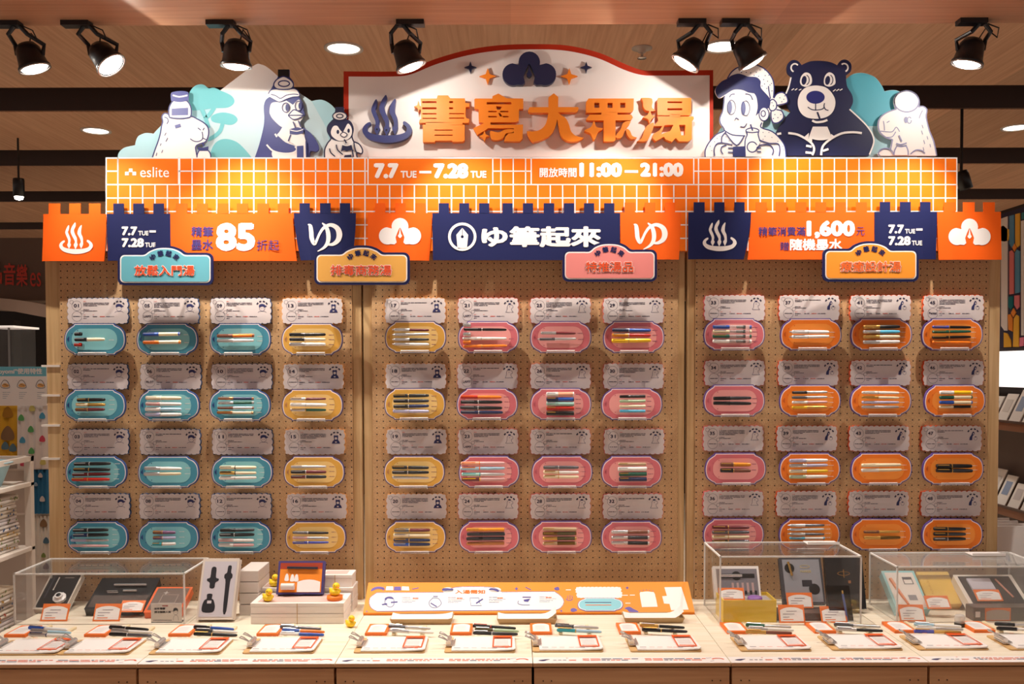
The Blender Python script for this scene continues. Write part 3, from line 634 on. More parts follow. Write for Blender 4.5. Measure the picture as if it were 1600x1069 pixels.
o = noren('navy date banner above the teal sign', NB, 167, 266, 168, 267, 334, 407.5, 318, [(177, 193.5), (208, 225), (239.5, 256)], (.3, .2)); dates(o, 190, 354)
o = noren('wide orange banner advertising 85 with purple characters', OB, 266, 457.5, 267, 463, 333.5, 407.5, 318, [(275, 292.5), (307.5, 324.5), (339.5, 357), (370, 387.5), (402, 420), (434, 451)], (.2, .8))
put_text(o, 'purple_lettering', PURP, ('精筆', (299, 354, 333, 370), .02), ('墨水', (299, 374, 333, 391), .02), ('折起', (401, 375, 436, 391.5), .005))
put(o, 'number_lettering', WHITE, lambda mb, w: text(mb, '85', (337, 348, 399, 392.5), w, .05))
o = noren('navy banner with white yu character beside the yellow sign', NB, 459, 556, 469, 550, 333, 406.5, 317.5, [(468, 484), (500, 516.5), (531, 547)], (1, .6))
yu(o, 481, 347.5, 534, 393)
o = noren('orange banner with white pen-nib cloud next to the long navy banner', OB, 574.5, 675, 575, 670, 333, 407, 317.5, [(586, 602), (617.5, 634), (649, 665)], (.3, 1))
emblem(o, 625, 367, 33)
o = noren('long navy banner with white title in the middle', NB, 675.5, 969, 676.5, 968, 333, 406.5, 317.5, [(685.5, 701.5), (717.5, 733), (748.5, 764.5), (785, 801), (817, 833), (849.5, 866), (881, 897), (912.5, 928.5), (944, 960)], (.2, .5))
put(o, 'title_lettering', WHITE, lambda mb, w: text(mb, 'ゆ筆起來', (752, 353.5, 940, 386.5), w, .045, n=8))
def nibs(mb, w):
    mb.prism(circ(722.3, 370, 22.2, 32), w, 0, [circ(722.3, 370, 18, 32)])
    mb.prism([(722.3, 356), (731.5, 367), (729.5, 389), (715, 389), (713, 367)], w, 0, [circ(722.3, 370, 2.4, 10)])
put(o, 'nib_emblem', WHITE, nibs)
MB().stroke([(722.3, 356.5), (722.3, 368)], .8, wall(YN - .002)).build('nib_slit', NB, o)
o = noren('orange banner with white yu character beside the pink sign', OB, 969, 1064, 970, 1061, 332, 405.5, 316.5, [(976, 992.5), (1007.5, 1024), (1039, 1055)], (.2, .3))
yu(o, 990, 347.5, 1042.5, 390)
o = noren('navy banner with white hot-spring symbol on the right panel', NB, 1075.5, 1174, 1075.5, 1163, 332, 405, 316, [(1084, 1101), (1116, 1132), (1147.5, 1163.5)], (.3, 1))
onsen(o, WHITE, (1098, 344, 1151, 392.5))
o = noren('wide orange banner reading 1,600 with white and purple characters', OB, 1173.5, 1366, 1169, 1366.5, 331.5, 405.5, 316, [(1181, 1198), (1212, 1229), (1243, 1260), (1274, 1291), (1305, 1322), (1337.5, 1354.5)], (.8, .2))
put_text(o, 'purple_lettering', PURP, ('精筆消費滿', (1185, 354.5, 1258.5, 368.5), .018), ('元', (1338, 355, 1351, 368), .005), ('贈', (1219, 378, 1232.5, 391.5), .012))
put_text(o, 'number_lettering', WHITE, ('1,600', (1260, 344.5, 1336, 373), .06), ('隨機墨水', (1234, 373, 1316, 391.5), .034))
o = noren('navy date banner above the orange sign', NB, 1366.5, 1464, 1366.5, 1463, 331, 405, 315.5, [(1375, 1391), (1406.5, 1423), (1438, 1454)], (.2, .4)); dates(o, 1388, 351)
o = noren('orange banner with white pen-nib cloud at the far right end', OB, 1464.5, 1564, 1468, 1565.5, 331, 405.8, 316, [(1475, 1493), (1505, 1523), (1536.5, 1554.5)], (.6, .2))
emblem(o, 1515, 368, 33)
# ------------------------------------------------------------------ four category signs
def dome(x0, x1, yr, y1, cx, ytop, inset=0.0, r=9):
    x0, x1, yr, y1, ytop = x0+inset, x1-inset, yr+inset, y1-inset, ytop+inset; r = max(r-inset*.6, 3); hw = 33 - inset*.55
    p = rrect(x0, yr, x1, y1, r)   # clockwise from top right
    top = sm([(cx-hw-8, yr, 1), (cx-hw, yr-.6), (cx-hw*.72, ytop+4.6), (cx-hw*.3, ytop+.4), (cx+hw*.3, ytop+.4), (cx+hw*.72, ytop+4.6), (cx+hw, yr-.6), (cx+hw+8, yr, 1)], 5, False)
    return p + top
YS = -.105
def category(x0, x1, yr, y1, cx, ytop, fill, txt, box, label, lc='#DE4A1A'):
    t = thing('category_sign', W(cx, y1, YS), label, 'sign', 'category signs hung over the plaques')
    MB().prism(dome(x0, x1, yr, y1, cx, ytop), wall(YS), .012).build('backing_board', NAVY, t)
    MB().prism(dome(x0, x1, yr, y1, cx, ytop, 3.6), wall(YS - .001), .001).build('white_line', WHITE, t)
    MB().prism(dome(x0, x1, yr, y1, cx, ytop, 5.4), wall(YS - .002), .001).build('face', mat(fill, .5), t)
    mb = MB(); arc_text(mb, 'ゆ筆起來', cx, 425 + ytop - 384, 29.5, -38, 38, 9.5, wall(YS - .003), .045); mb.build('arch_lettering', NAVY, t)
    ib = (box[0]-.7, box[1]-.7, box[2]+.7, box[3]+.7)
    text(MB(), txt, ib, wall(YS - .003), .058).build('letter_outline', WHITE, t)
    text(MB(), txt, box, wall(YS - .004), .02, n=8).build('title_lettering', mat(lc, .5), t)
    for x in (x0+30, x1-30):
        a = W(x, yr+8, YS+.012); MB().tube([(a.x, YS+.012, a.z), (a.x, YN-.001, a.z)], .006, 8).build('standoff', CHROME, t)
category(184, 332.5, 395, 445.5, 257, 384, '#5FA6B6', '放鬆入門湯', (210, 414.5, 304, 431), 'teal arched category sign above the plaques numbered 01 to 12')
category(491, 640, 394.5, 445, 565.5, 383.5, '#DDA24C', '排毒商務湯', (516.5, 414, 612, 430.5), 'yellow arched category sign between the left and middle panels')
category(879, 1026.5, 390, 440, 952.5, 378, '#E28480', '特推湯品', (915, 408.5, 990, 425.5), 'pink arched category sign on the middle panel')
category(1286, 1435.5, 388.5, 440, 1360, 377, '#EE9228', '療癒設計湯', (1313, 408, 1408, 425), 'orange arched category sign on the right panel', '#E8641E')
# ------------------------------------------------------------------ cards and plaques
K = 1/410.0; RODM = mat('#F2ECE8', .25, name='clear_rod_white')
DEF = mat('#808080')
def master(mb, name, smooth=False):
    me = mb.mesh(name); me.materials.append(DEF)
    if smooth:
        for p in me.polygons: p.use_smooth = True
    return me
def inst(name, me, m, parent, loc=(0, 0, 0), scale=None):
    o = bpy.data.objects.new(name, me); link(o, parent); o.location = loc
    if scale: o.scale = scale
    o.material_slots[0].link = 'OBJECT'; o.material_slots[0].material = m; return o
CW, CH, TW, TH = 95.5, 41.5, 94.5, 50.5
def lc(w, h, Y): return lambda p, d: Vector(((p[0]-w/2)*K, Y + d, -(p[1]-h/2)*K))
def scallop(w, h, inset=0.0):
    P = []
    def edge(a, b, n, sag):
        a, b = Vector(a), Vector(b); t = (b-a)/n; nn = Vector((t.y, -t.x)).normalized()
        for i in range(n):
            for k in range(5):
                s = k/5; P.append(tuple(a + t*(i+s) + nn*sag*math.sin(math.pi*s)**.7))
    q = 6.0 + inset; i = 1.9 + inset
    edge((q, i), (w-q, i), 10, 1.7); edge((w-q, i), (w-i, q), 1, 2.6); edge((w-i, q), (w-i, h-q), 3, 2.0); edge((w-i, h-q), (w-q, h-i), 1, 2.6)
    edge((w-q, h-i), (q, h-i), 10, 1.7); edge((q, h-i), (i, h-q), 1, 2.6); edge((i, h-q), (i, q), 3, 2.0); edge((i, q), (q, i), 1, 2.6)
    return P
YCARD = -.012
ME_EDGE = master(MB().prism(scallop(CW, CH), lc(CW, CH, YCARD), .012), 'card_board')
ME_FACE = master(MB().prism(scallop(CW, CH, .45), lc(CW, CH, YCARD-.0006), .0006), 'card_face')
def dashes(mb, mp, x, y, w, h=.75, seed=0):
    r = random.Random(seed); e = x + w
    while x < e - .5:
        l = min(r.choice((2.2, 3.4, 5.0, 1.2, 7)), e-x); mb.prism(rect(x, y, x+l, y+h), mp); x += l + r.choice((.35, .35, .5, .9))
INKM, REDM = [], []
for v in range(5):
    r = random.Random(v); mb = MB(); mp = lc(CW, CH, YCARD-.0012); rd = MB()
    ny = r.choice((2, 3, 3, 4))
    for i in range(ny): dashes(mb, mp, 25.5, 8.0+2.1*i, 40 if i < ny-1 else r.uniform(10, 30), .95, v*9+i)
    dashes(mb, mp, 25.5, 18.3, 9, .8, v+50); dashes(mb, mp, 25.5, 20.3, r.uniform(14, 24), .8, v+60)
    dashes(mb, mp, 25.5, 29.0, 9, .9, v+70); dashes(mb, mp, 40, 29.0, 8, .9, v+80); dashes(mb, mp, 61, 29.0, 12, .9, v+90); dashes(mb, mp, 25.5, 31.8, 5, .7, v)
    for (cx, cy, rr) in ((15.5, 12.5, 7.6), (7.5, 7, 3), (15.5, 29, 7.8), (24, 22.5, 2.6)): mb.stroke(circ(cx, cy, rr, 18), .35, mp, True)
    for i, a in enumerate((-52, -18, 18, 52)):
        ar = math.radians(a); cx, cy = 81 + 9*math.sin(ar), 14.8 - 9*math.cos(ar)
        mb.prism([(cx + x*math.cos(ar) - y*math.sin(ar), cy + x*math.sin(ar) + y*math.cos(ar)) for x, y in rect(-1.7, -1.1, 1.7, 1.1)], mp)
    dashes(rd, mp, 25.5, 5.6, 4.5, .6, v); dashes(rd, mp, 25.5, 26.6, 4, .5, v); dashes(rd, mp, 40, 26.6, 2, .5, v); dashes(rd, mp, 51, 29.0, 8, .9, v+5)
    INKM.append(master(mb, 'card_print')); REDM.append(master(rd, 'card_red_print'))
def icon(kind):
    mb = MB(); wh = MB(); mp = lc(CW, CH, YCARD-.0012); mw = lc(CW, CH, YCARD-.0018)
    if kind == 'bear':
        mb.prism(sm([(74.5, 23.5, 1), (76, 19.5), (78, 17.5), (77.5, 12), (79, 10.3), (81, 11), (83, 10.3), (84.6, 12), (84.2, 17.5), (86, 19.5), (87.5, 23.5, 1)]), mp)
        wh.prism(circ(81, 15.3, 2, 10), mw); wh.prism(circ(81, 21, 1.6, 8, 1), mw)
    elif kind == 'child':
        mb.prism(sm([(76, 14), (77, 11), (81, 9.8), (85, 11), (86.4, 14), (84.5, 15.5), (82, 13.8), (79, 14.3), (77, 15.6)]), mp)
        mb.stroke(sm([(77, 15.5), (77.4, 19), (81, 21), (84.5, 19), (85.4, 15)], 4, False), .45, mp); mb.stroke(sm([(74.5, 23.5), (77, 21.5), (85, 21.5), (87.5, 23.5)], 4, False), .45, mp)
        mb.prism(circ(87, 13.5, 1.1, 8), mp); mb.prism(circ(79.6, 17, .5, 6), mp); mb.prism(circ(82.6, 17, .5, 6), mp)
    elif kind == 'penguin':
        mb.prism(sm([(75.5, 23.5, 1), (76, 19), (78.5, 15), (79.5, 12), (81.5, 9.8), (83.5, 12), (83.2, 14.5), (80.5, 17), (79.8, 23.5, 1)]), mp)
        wh.prism(circ(81.8, 13.4, 1.1, 8), mw); mb.stroke(circ(85, 20.5, 2.6, 12, 3), .4, mp, True); mb.prism(circ(85, 18.5, 1.0, 8), mp)
    else:
        mb.prism(rect(79.2, 9.4, 83, 11.2), mp)
        mb.stroke(sm([(75, 23.4, 1), (77, 19.5), (77.5, 14.5), (79, 11.6), (83, 11.6), (86, 13.5), (86.2, 16.5), (84, 17.4), (84.8, 21), (87, 23.4, 1)]), .45, mp, True); mb.prism(circ(81.2, 14.6, .6, 6), mp)
    return master(mb, 'card_icon'), (master(wh, 'card_icon_white') if wh.v else None)
ICONS = {k: icon(k) for k in ('bear', 'child', 'penguin', 'capybara')}
# plaque outline in unit coordinates
PO = [(.163,.013,1),(.813,.013,1),(.835,.064),(.868,.096),(.915,.14),(.955,.21),(.986,.32),(1.0,.474),(.997,.615),(.972,.756),(.924,.859),(.862,.92),(.838,.955),(.826,.99,1),(.163,.99,1),(.142,.945),(.093,.90),(.03,.795),(.003,.64),(0,.474),(.02,.31),(.059,.19),(.121,.10),(.148,.064)]
def plaque(inset):
    cx, cy = TW/2, TH/2
    return sm([((cx + (u*TW-cx)*(1-2*inset/TW), cy + (v*TH-cy)*(1-2*inset/TH)) + tuple(r)) for (u, v, *r) in PO], 4)
YP = -.040
ME_RIM = master(MB().prism(plaque(0), lc(TW, TH, YP), .010), 'plaque_rim')
ME_LINE = master(MB().prism(plaque(1.3), lc(TW, TH, YP-.0008), .0008), 'plaque_line')
ME_PAN = master(MB().prism(plaque(2.6), lc(TW, TH, YP-.0016), .0008), 'plaque_panel')
ME_OVAL = master(MB().prism(rrect(12, 9, 82, 42, 15.5, 6), lc(TW, TH, YP-.0022)), 'plaque_oval')
ME_SPACER = master(MB().box((-.05, YP+.010, -.03), (.05, 0, .03)), 'plaque_spacer')
mb = MB(); mp = lc(TW, TH, YP-.0024)
for i in range(6):
    a = math.radians(-50 + 20*i); mb.prism(circ(47 - 40*math.cos(a), 25 + 17*math.sin(a), .9, 6), mp)
mb.prism(star4(6.6, 24, 2.6), mp); mb.prism(circ(6.4, 26, 1.8, 8), mp); ME_MARK = master(mb, 'plaque_mark')
mb = MB().box((-22*K, YP-.022, -24.6*K), (21*K, YP-.002, -23.6*K)).box((-22*K, YP-.0235, -24.6*K), (21*K, YP-.0215, -21.4*K)); ME_LEDGE = master(mb, 'ledge'); ME_ROD = master(MB().tube([(-22*K, YP-.0225, -21.0*K), (21*K, YP-.0225, -21.0*K)], .0016, 8), 'ledge_rod')
mb = MB().tube([(0, 0, -25.4*K), (0, YP-.0235, -25.4*K), (0, YP-.0245, -24.6*K), (0, YP-.0245, -21.6*K)], .0012, 6); ME_HOOK = master(mb, 'ledge_hook')
# pen masters: unit length along x, unit radius
def pen_meshes():
    X = (1, 0, 0); O = (0, 0, 0); d = {}
    d['cap'] = master(MB().lathe([(0, 0), (0, .62), (.012, .85), (.03, .95), (.40, 1.0), (.425, .98), (.43, .8)], O, X, 12), 'pen_cap', True)
    d['barrel'] = master(MB().lathe([(.425, .6), (.43, .9), (.62, .93), (.86, .85), (.965, .72), (.99, .5), (1.0, 0)], O, X, 12), 'pen_barrel', True)
    d['sbarrel'] = master(MB().lathe([(.43, .6), (.435, .96), (.97, .96), (1.0, .85), (1.0, 0)], O, X, 12), 'pen_straight_barrel', True)
    d['ring'] = master(MB().lathe([(.415, 1.0), (.415, 1.07), (.435, 1.07), (.435, .9)], O, X, 12), 'pen_ring', True)
    d['clip'] = master(MB().box((.03, -1.38, .35), (.33, -1.18, .75)).box((.03, -1.3, .35), (.055, -.8, .75)), 'pen_clip')
    d['button'] = master(MB().lathe([(-.055, 0), (-.055, .4), (-.01, .42), (.0, .42)], O, X, 10), 'pen_button', True)
    d['end'] = master(MB().lathe([(.955, .76), (.955, .99), (.998, .9), (1.003, 0)], O, X, 12), 'pen_end', True)
    d['grip'] = master(MB().lathe([(.62, .9), (.62, .7), (.78, .72), (.78, .96), (.84, .96)], O, X, 12), 'pen_grip', True)
    return d
PEN = pen_meshes()
HEX = dict(black='#141417', navy='#1E2A55', blue='#2B55B0', skyblue='#58B4D8', paleblue='#A9CBE0', teal='#2F9AA8', green='#1F5B48', palegreen='#B4CBA8', mint='#A8D6CC', orange='#F07A1E', red='#C02A1C',
  darkred='#5E1418', maroon='#6B2A30', brown='#7A4A38', copper='#B5764A', gold='#D2A458', bronze='#6E5327', tan='#B79A78', cream='#EAD9B8', white='#EDE7E3', lilac='#B9B4D4', violet='#4A4FA8', pink='#D9A8A8',
  peach='#EEA98A', silver='#C9C5C6', grey='#6A6A70', darkgrey='#2E2E33', yellow='#F2C21E', amber='#D98A1A', olive='#4B4526', clear='#E8E6E8', purple='#7A5478')
METAL = {'silver', 'gold', 'copper', 'bronze', 'grey'}
WORD = dict(skyblue='sky blue', paleblue='pale blue', palegreen='pale green', darkred='dark red', darkgrey='dark grey')
def pm(c): return mat(HEX[c], .28, .75 if c in METAL else 0, name='pen_' + c, coat=.3)
def pen(loc, L, r, cap, bar, trim, label, group, rot=(0, 0, 0), style='fp', mount=0.0, name='pen'):
    t = thing(name, loc, label, 'pen', group); t.rotation_euler = rot; t.scale = (L, r, r)
    inst('cap', PEN['cap'], pm(cap), t)
    if style != 'cap': inst('barrel', PEN['sbarrel' if style in ('st', 'demo') else 'barrel'], CLEARPEN if style == 'demo' else pm(bar), t)
    inst('clip', PEN['clip'], pm(trim), t)
    if style in ('fp', 'bp'): inst('trim_ring', PEN['ring'], pm(trim), t)
    if style == 'bp': inst('push_button', PEN['button'], pm(trim), t)
    if style == 'demo': inst('grip', PEN['grip'], pm('black'), t); inst('end_cap', PEN['end'], pm(cap), t)
    if style == 'st': inst('end_cap', PEN['end'], pm(cap), t)
    if mount:
        me = MB().box((.3 if style != 'cap' else .1, .9, -.5), (.7 if style != 'cap' else .33, 1 + mount/r, .5)); k = ('m', style == 'cap', round(r, 5))
        if k not in TXT: TXT[k] = master(me, 'mount')
        inst('clear_mount', TXT[k], CLEAR, t)
    return t
CLEARPEN = clear_mat('clear_resin', '#F6F2F2', 1.4, haze=.25)
TYPES = dict(T=('teal', '#458FA8', '#86C6CE', '#2C4A86', 'child'), Y=('yellow', '#DFA748', '#EFC67C', '#4A3F72', 'bear'), P=('pink', '#D8707A', '#EFA09C', '#5C4290', 'capybara'), O=('orange', '#F07A1C', '#F59136', '#5A4290', 'penguin'))
ROWY = {'L': [(486, 530), (588.7, 633), (690.7, 737.5), (791.3, 839.5)], 'C': [(485.5, 526.7), (588, 631.3), (690.2, 737.2), (791.5, 839)], 'R': [(481.3, 522.5), (583, 626), (685.3, 732.5), (787.2, 835)]}
# number: (panel, row, type, card left, plaque left, pens[(u0, u1, v, cap, barrel, trim, style, radius class)])
s, f = 's', 'f'
PL = {
 1: ('T', 105, 101, [(.21,.48,.35,'black','black','silver','cap',''),(.21,.70,.52,'black','cream','silver','fp',''),(.20,.48,.67,'red','red','silver','cap','')]),
 2: ('T', 105, 101, [(.25,.71,.34,'black','black','gold','fp',''),(.23,.71,.48,'cream','gold','gold','fp',''),(.22,.70,.63,'brown','maroon','gold','fp','')]),
 3: ('T', 106, 103, [(.18,.78,.24,'black','black','silver','fp',''),(.17,.77,.41,'black','black','gold','fp',''),(.15,.77,.56,'darkred','darkred','silver','fp',''),(.14,.76,.71,'red','red','gold','fp','')]),
 4: ('T', 108, 105, [(.14,.72,.26,'black','black','silver','fp',''),(.14,.72,.41,'navy','black','silver','fp',''),(.10,.72,.57,'lilac','silver','silver','fp',s),(.09,.72,.73,'pink','pink','silver','fp',s)]),
 5: ('T', 215.5, 214, [(.14,.74,.36,'blue','cream','silver','st',''),(.14,.75,.60,'orange','cream','silver','st','')]),
 6: ('T', 219, 216.5, [(.16,.74,.28,'cream','cream','white','fp',f),(.16,.74,.45,'pink','white','white','fp',f),(.15,.74,.62,'white','paleblue','silver','fp',f),(.15,.74,.78,'lilac','white','silver','fp',f)]),
 7: ('T', 218, 216, [(.14,.75,.37,'silver','white','silver','fp',''),(.13,.74,.55,'silver','cream','silver','fp','')]),
 8: ('T', 217, 216, [(.28,.65,.32,'brown','purple','gold','fp',''),(.28,.65,.49,'purple','lilac','gold','fp',''),(.27,.65,.68,'teal','white','gold','fp','')]),
 9: ('T', 328.5, 328, [(.15,.75,.41,'brown','orange','brown','st',''),(.15,.75,.55,'silver','white','silver','fp','')]),
 10: ('T', 330, 327.5, [(.17,.75,.29,'copper','navy','silver','st',s),(.17,.75,.43,'silver','green','silver','st',s),(.16,.75,.58,'brown','silver','silver','st',s),(.15,.74,.72,'copper','cream','gold','st',s)]),
 11: ('T', 331, 331, [(.16,.76,.35,'cream','cream','black','fp',''),(.16,.76,.51,'gold','cream','black','fp',''),(.15,.76,.67,'white','white','silver','fp','')]),
 12: ('T', 329, 329, [(.19,.75,.26,'black','darkgrey','black','fp',''),(.18,.75,.40,'black','black','silver','fp',''),(.16,.74,.56,'pink','white','silver','fp',''),(.16,.74,.71,'white','pink','silver','fp','')]),
 13: ('Y', 440, 440.5, [(.15,.74,.37,'black','black','grey','fp',''),(.15,.74,.51,'black','cream','silver','fp',''),(.15,.74,.66,'silver','white','silver','fp','')]),
 14: ('Y', 442, 441, [(.16,.74,.31,'silver','maroon','gold','fp',s),(.16,.75,.48,'white','white','silver','fp',''),(.16,.74,.64,'silver','green','gold','fp',s)]),
 15: ('Y', 444, 443.5, [(.14,.72,.33,'silver','silver','silver','fp',s),(.14,.72,.48,'black','maroon','silver','fp',''),(.14,.72,.63,'darkred','black','silver','fp','')]),
 16: ('Y', 447, 446, [(.14,.73,.33,'grey','black','silver','fp',s),(.14,.73,.49,'pink','silver','silver','fp',s),(.14,.73,.64,'violet','violet','silver','fp',s)]),
 17: ('Y', 601, 602, [(.16,.73,.28,'silver','darkred','silver','bp',s),(.16,.73,.43,'silver','silver','silver','bp',s),(.16,.73,.58,'silver','black','silver','bp',s),(.16,.73,.72,'silver','white','silver','bp',s)]),
 18: ('Y', 602, 601, [(.16,.74,.25,'black','black','gold','fp',''),(.16,.74,.40,'black','darkgrey','silver','fp',''),(.16,.74,.57,'black','navy','silver','fp',''),(.15,.74,.71,'lilac','lilac','silver','fp','')]),
 19: ('Y', 603, 600, [(.15,.75,.35,'black','black','gold','fp',''),(.15,.75,.50,'black','black','silver','fp',''),(.15,.75,.66,'silver','silver','silver','fp',s)]),
 20: ('Y', 603, 602, [(.16,.75,.27,'grey','maroon','gold','fp',''),(.15,.75,.42,'cream','cream','silver','fp',''),(.15,.75,.57,'navy','navy','gold','fp',''),(.15,.75,.70,'blue','navy','silver','fp','')]),
 21: ('P', 715, 716, [(.09,.38,.14,'silver','silver','silver','cap',''),(.10,.80,.27,'black','black','silver','fp',s),(.09,.38,.42,'silver','silver','silver','cap',''),(.08,.80,.55,'white','white','silver','fp',s),(.09,.38,.66,'orange','orange','gold','cap',''),(.09,.81,.79,'orange','orange','gold','fp',s)]),
 22: ('P', 714, 714, [(.07,.74,.28,'red','orange','orange','fp',''),(.07,.75,.43,'black','black','silver','fp',''),(.06,.75,.60,'darkgrey','black','silver','fp',''),(.07,.76,.74,'navy','navy','silver','fp','')]),
 23: ('P', 715, 717, [(.04,.76,.23,'peach','pink','orange','fp',''),(.04,.76,.38,'paleblue','paleblue','orange','fp',''),(.05,.76,.56,'mint','silver','teal','fp',''),(.05,.76,.72,'maroon','pink','yellow','fp','')]),
 24: ('P', 715, 717, [(.13,.75,.25,'amber','amber','gold','st',''),(.14,.76,.39,'darkgrey','darkgrey','grey','st',''),(.13,.75,.53,'black','darkgrey','grey','st',''),(.13,.75,.68,'copper','copper','copper','st','')]),
 25: ('P', 828, 829, [(.17,.74,.38,'silver','maroon','silver','fp',s),(.15,.75,.57,'grey','silver','silver','bp',s)]),
 26: ('P', 828, 829, [(.26,.71,.20,'white','peach','silver','st',f),(.26,.71,.35,'navy','blue','gold','st',f),(.26,.71,.48,'mint','mint','silver','st',f),(.26,.71,.63,'red','red','gold','st',f),(.26,.71,.78,'black','black','gold','st',f)]),
 27: ('P', 828, 831, [(.19,.77,.35,'grey','grey','silver','fp',''),(.19,.77,.49,'cream','white','gold','fp',''),(.19,.77,.63,'cream','cream','gold','fp','')]),
 28: ('P', 828, 830, [(.19,.74,.23,'tan','tan','gold','st',''),(.19,.74,.37,'bronze','olive','gold','st',''),(.19,.74,.52,'gold','olive','gold','st',''),(.19,.74,.67,'tan','bronze','gold','st','')]),
 29: ('P', 942, 943, [(.14,.77,.29,'navy','blue','silver','fp',''),(.14,.77,.44,'amber','red','silver','fp',''),(.13,.77,.62,'yellow','yellow','gold','fp',f)]),
 30: ('P', 942, 940, [(.29,.71,.27,'black','black','black','st',s),(.29,.71,.41,'palegreen','palegreen','palegreen','st',s),(.29,.71,.57,'cream','cream','cream','st',s),(.29,.71,.71,'skyblue','skyblue','skyblue','st',s)]),
 31: ('P', 943, 940, [(.27,.72,.25,'tan','tan','gold','st',s),(.26,.73,.40,'white','white','silver','st',f),(.28,.73,.56,'green','green','gold','st',f),(.28,.73,.71,'navy','navy','gold','st',f)]),
 32: ('P', 941, 939.5, [(.16,.78,.32,'silver','brown','silver','st',''),(.16,.78,.49,'silver','darkgrey','silver','st',''),(.16,.78,.65,'silver','black','silver','st','')]),
 33: ('P', 1100, 1100, [(.13,.76,.28,'blue','clear','silver','demo',''),(.13,.76,.42,'cream','clear','silver','demo',''),(.13,.76,.56,'green','clear','gold','demo',''),(.13,.76,.71,'white','clear','silver','demo','')]),
 34: ('P', 1100, 1100, [(.14,.76,.43,'black','darkgrey','black','fp',''),(.14,.76,.57,'black','black','black','fp','')]),
 35: ('P', 1098, 1102, [(.23,.73,.35,'brown','amber','gold','fp',f),(.23,.73,.53,'black','brown','gold','fp',f)]),
 36: ('P', 1098, 1099, [(.13,.74,.25,'darkred','maroon','gold','fp',''),(.13,.74,.41,'grey','grey','gold','fp',''),(.13,.74,.55,'cream','cream','gold','fp',''),(.13,.74,.70,'olive','grey','gold','fp','')]),
 37: ('O', 1216.5, 1220, [(.16,.77,.43,'clear','clear','silver','bp',''),(.16,.77,.58,'clear','white','silver','bp','')]),
 38: ('O', 1215, 1218.6, [(.18,.76,.25,'black','silver','silver','fp',s),(.18,.76,.40,'grey','silver','silver','fp',s),(.18,.76,.55,'white','pink','silver','fp',s),(.18,.76,.70,'yellow','gold','gold','fp',s)]),
 39: ('O', 1213, 1218, [(.14,.77,.24,'lilac','white','silver','fp',''),(.14,.77,.39,'silver','lilac','silver','fp',''),(.14,.77,.56,'cream','yellow','silver','fp',''),(.14,.77,.73,'palegreen','white','silver','fp','')]),
 40: ('O', 1212, 1217.7, [(.15,.72,.20,'silver','grey','silver','bp',s),(.15,.72,.33,'silver','silver','silver','bp',s),(.15,.72,.46,'silver','grey','silver','bp',s),(.15,.72,.59,'skyblue','white','silver','st',s),(.15,.72,.72,'orange','white','silver','st',s)]),
 41: ('O', 1328, 1330, [(.17,.77,.28,'gold','black','gold','fp',''),(.17,.77,.43,'silver','skyblue','silver','fp',''),(.17,.77,.58,'gold','cream','gold','fp',''),(.17,.77,.74,'silver','white','silver','fp','')]),
 42: ('O', 1328, 1329, [(.16,.77,.25,'white','white','silver','fp',s),(.16,.77,.39,'gold','cream','gold','fp',s),(.16,.77,.55,'lilac','lilac','silver','fp',s),(.16,.77,.69,'silver','silver','silver','fp',s)]),
 43: ('O', 1326, 1330, [(.14,.79,.38,'cream','cream','cream','fp',''),(.14,.80,.53,'white','cream','cream','fp','')]),
 44: ('O', 1325, 1330, [(.18,.77,.40,'brown','gold','gold','fp',s),(.18,.78,.58,'gold','bronze','gold','fp','')]),
 45: ('O', 1442, 1440.7, [(.14,.77,.28,'violet','black','gold','fp',s),(.14,.77,.43,'green','green','gold','fp',s),(.14,.77,.60,'black','black','gold','fp',s),(.14,.77,.74,'orange','orange','gold','fp',s)]),
 46: ('O', 1442, 1444.7, [(.21,.74,.25,'white','yellow','white','st',''),(.21,.74,.40,'green','cream','green','st',''),(.21,.74,.55,'blue','cream','blue','st',''),(.21,.74,.69,'cream','black','gold','st',s)]),
 47: ('O', 1439, 1442, [(.18,.77,.40,'black','black','gold','fp',f),(.18,.78,.53,'black','darkgrey','gold','fp',f)]),
 48: ('O', 1438, 1441, [(.15,.68,.30,'black','black','gold','fp',''),(.15,.68,.46,'black','darkgrey','gold','fp',''),(.15,.68,.62,'darkgrey','black','silver','fp','')]),
}
ORD = ['topmost', 'second', 'third', 'fourth', 'fifth', 'sixth']
ROWW = ['top', 'second', 'third', 'bottom']; COLW = ['first', 'second', 'third', 'fourth']
BRAND = {5: 'LAMY', 21: 'LAMY', 22: 'LAMY', 23: 'LAMY', 6: 'PILOT', 45: 'Pentel'}
CARDW = mat('#D9CBC9', .55, name='card_white')
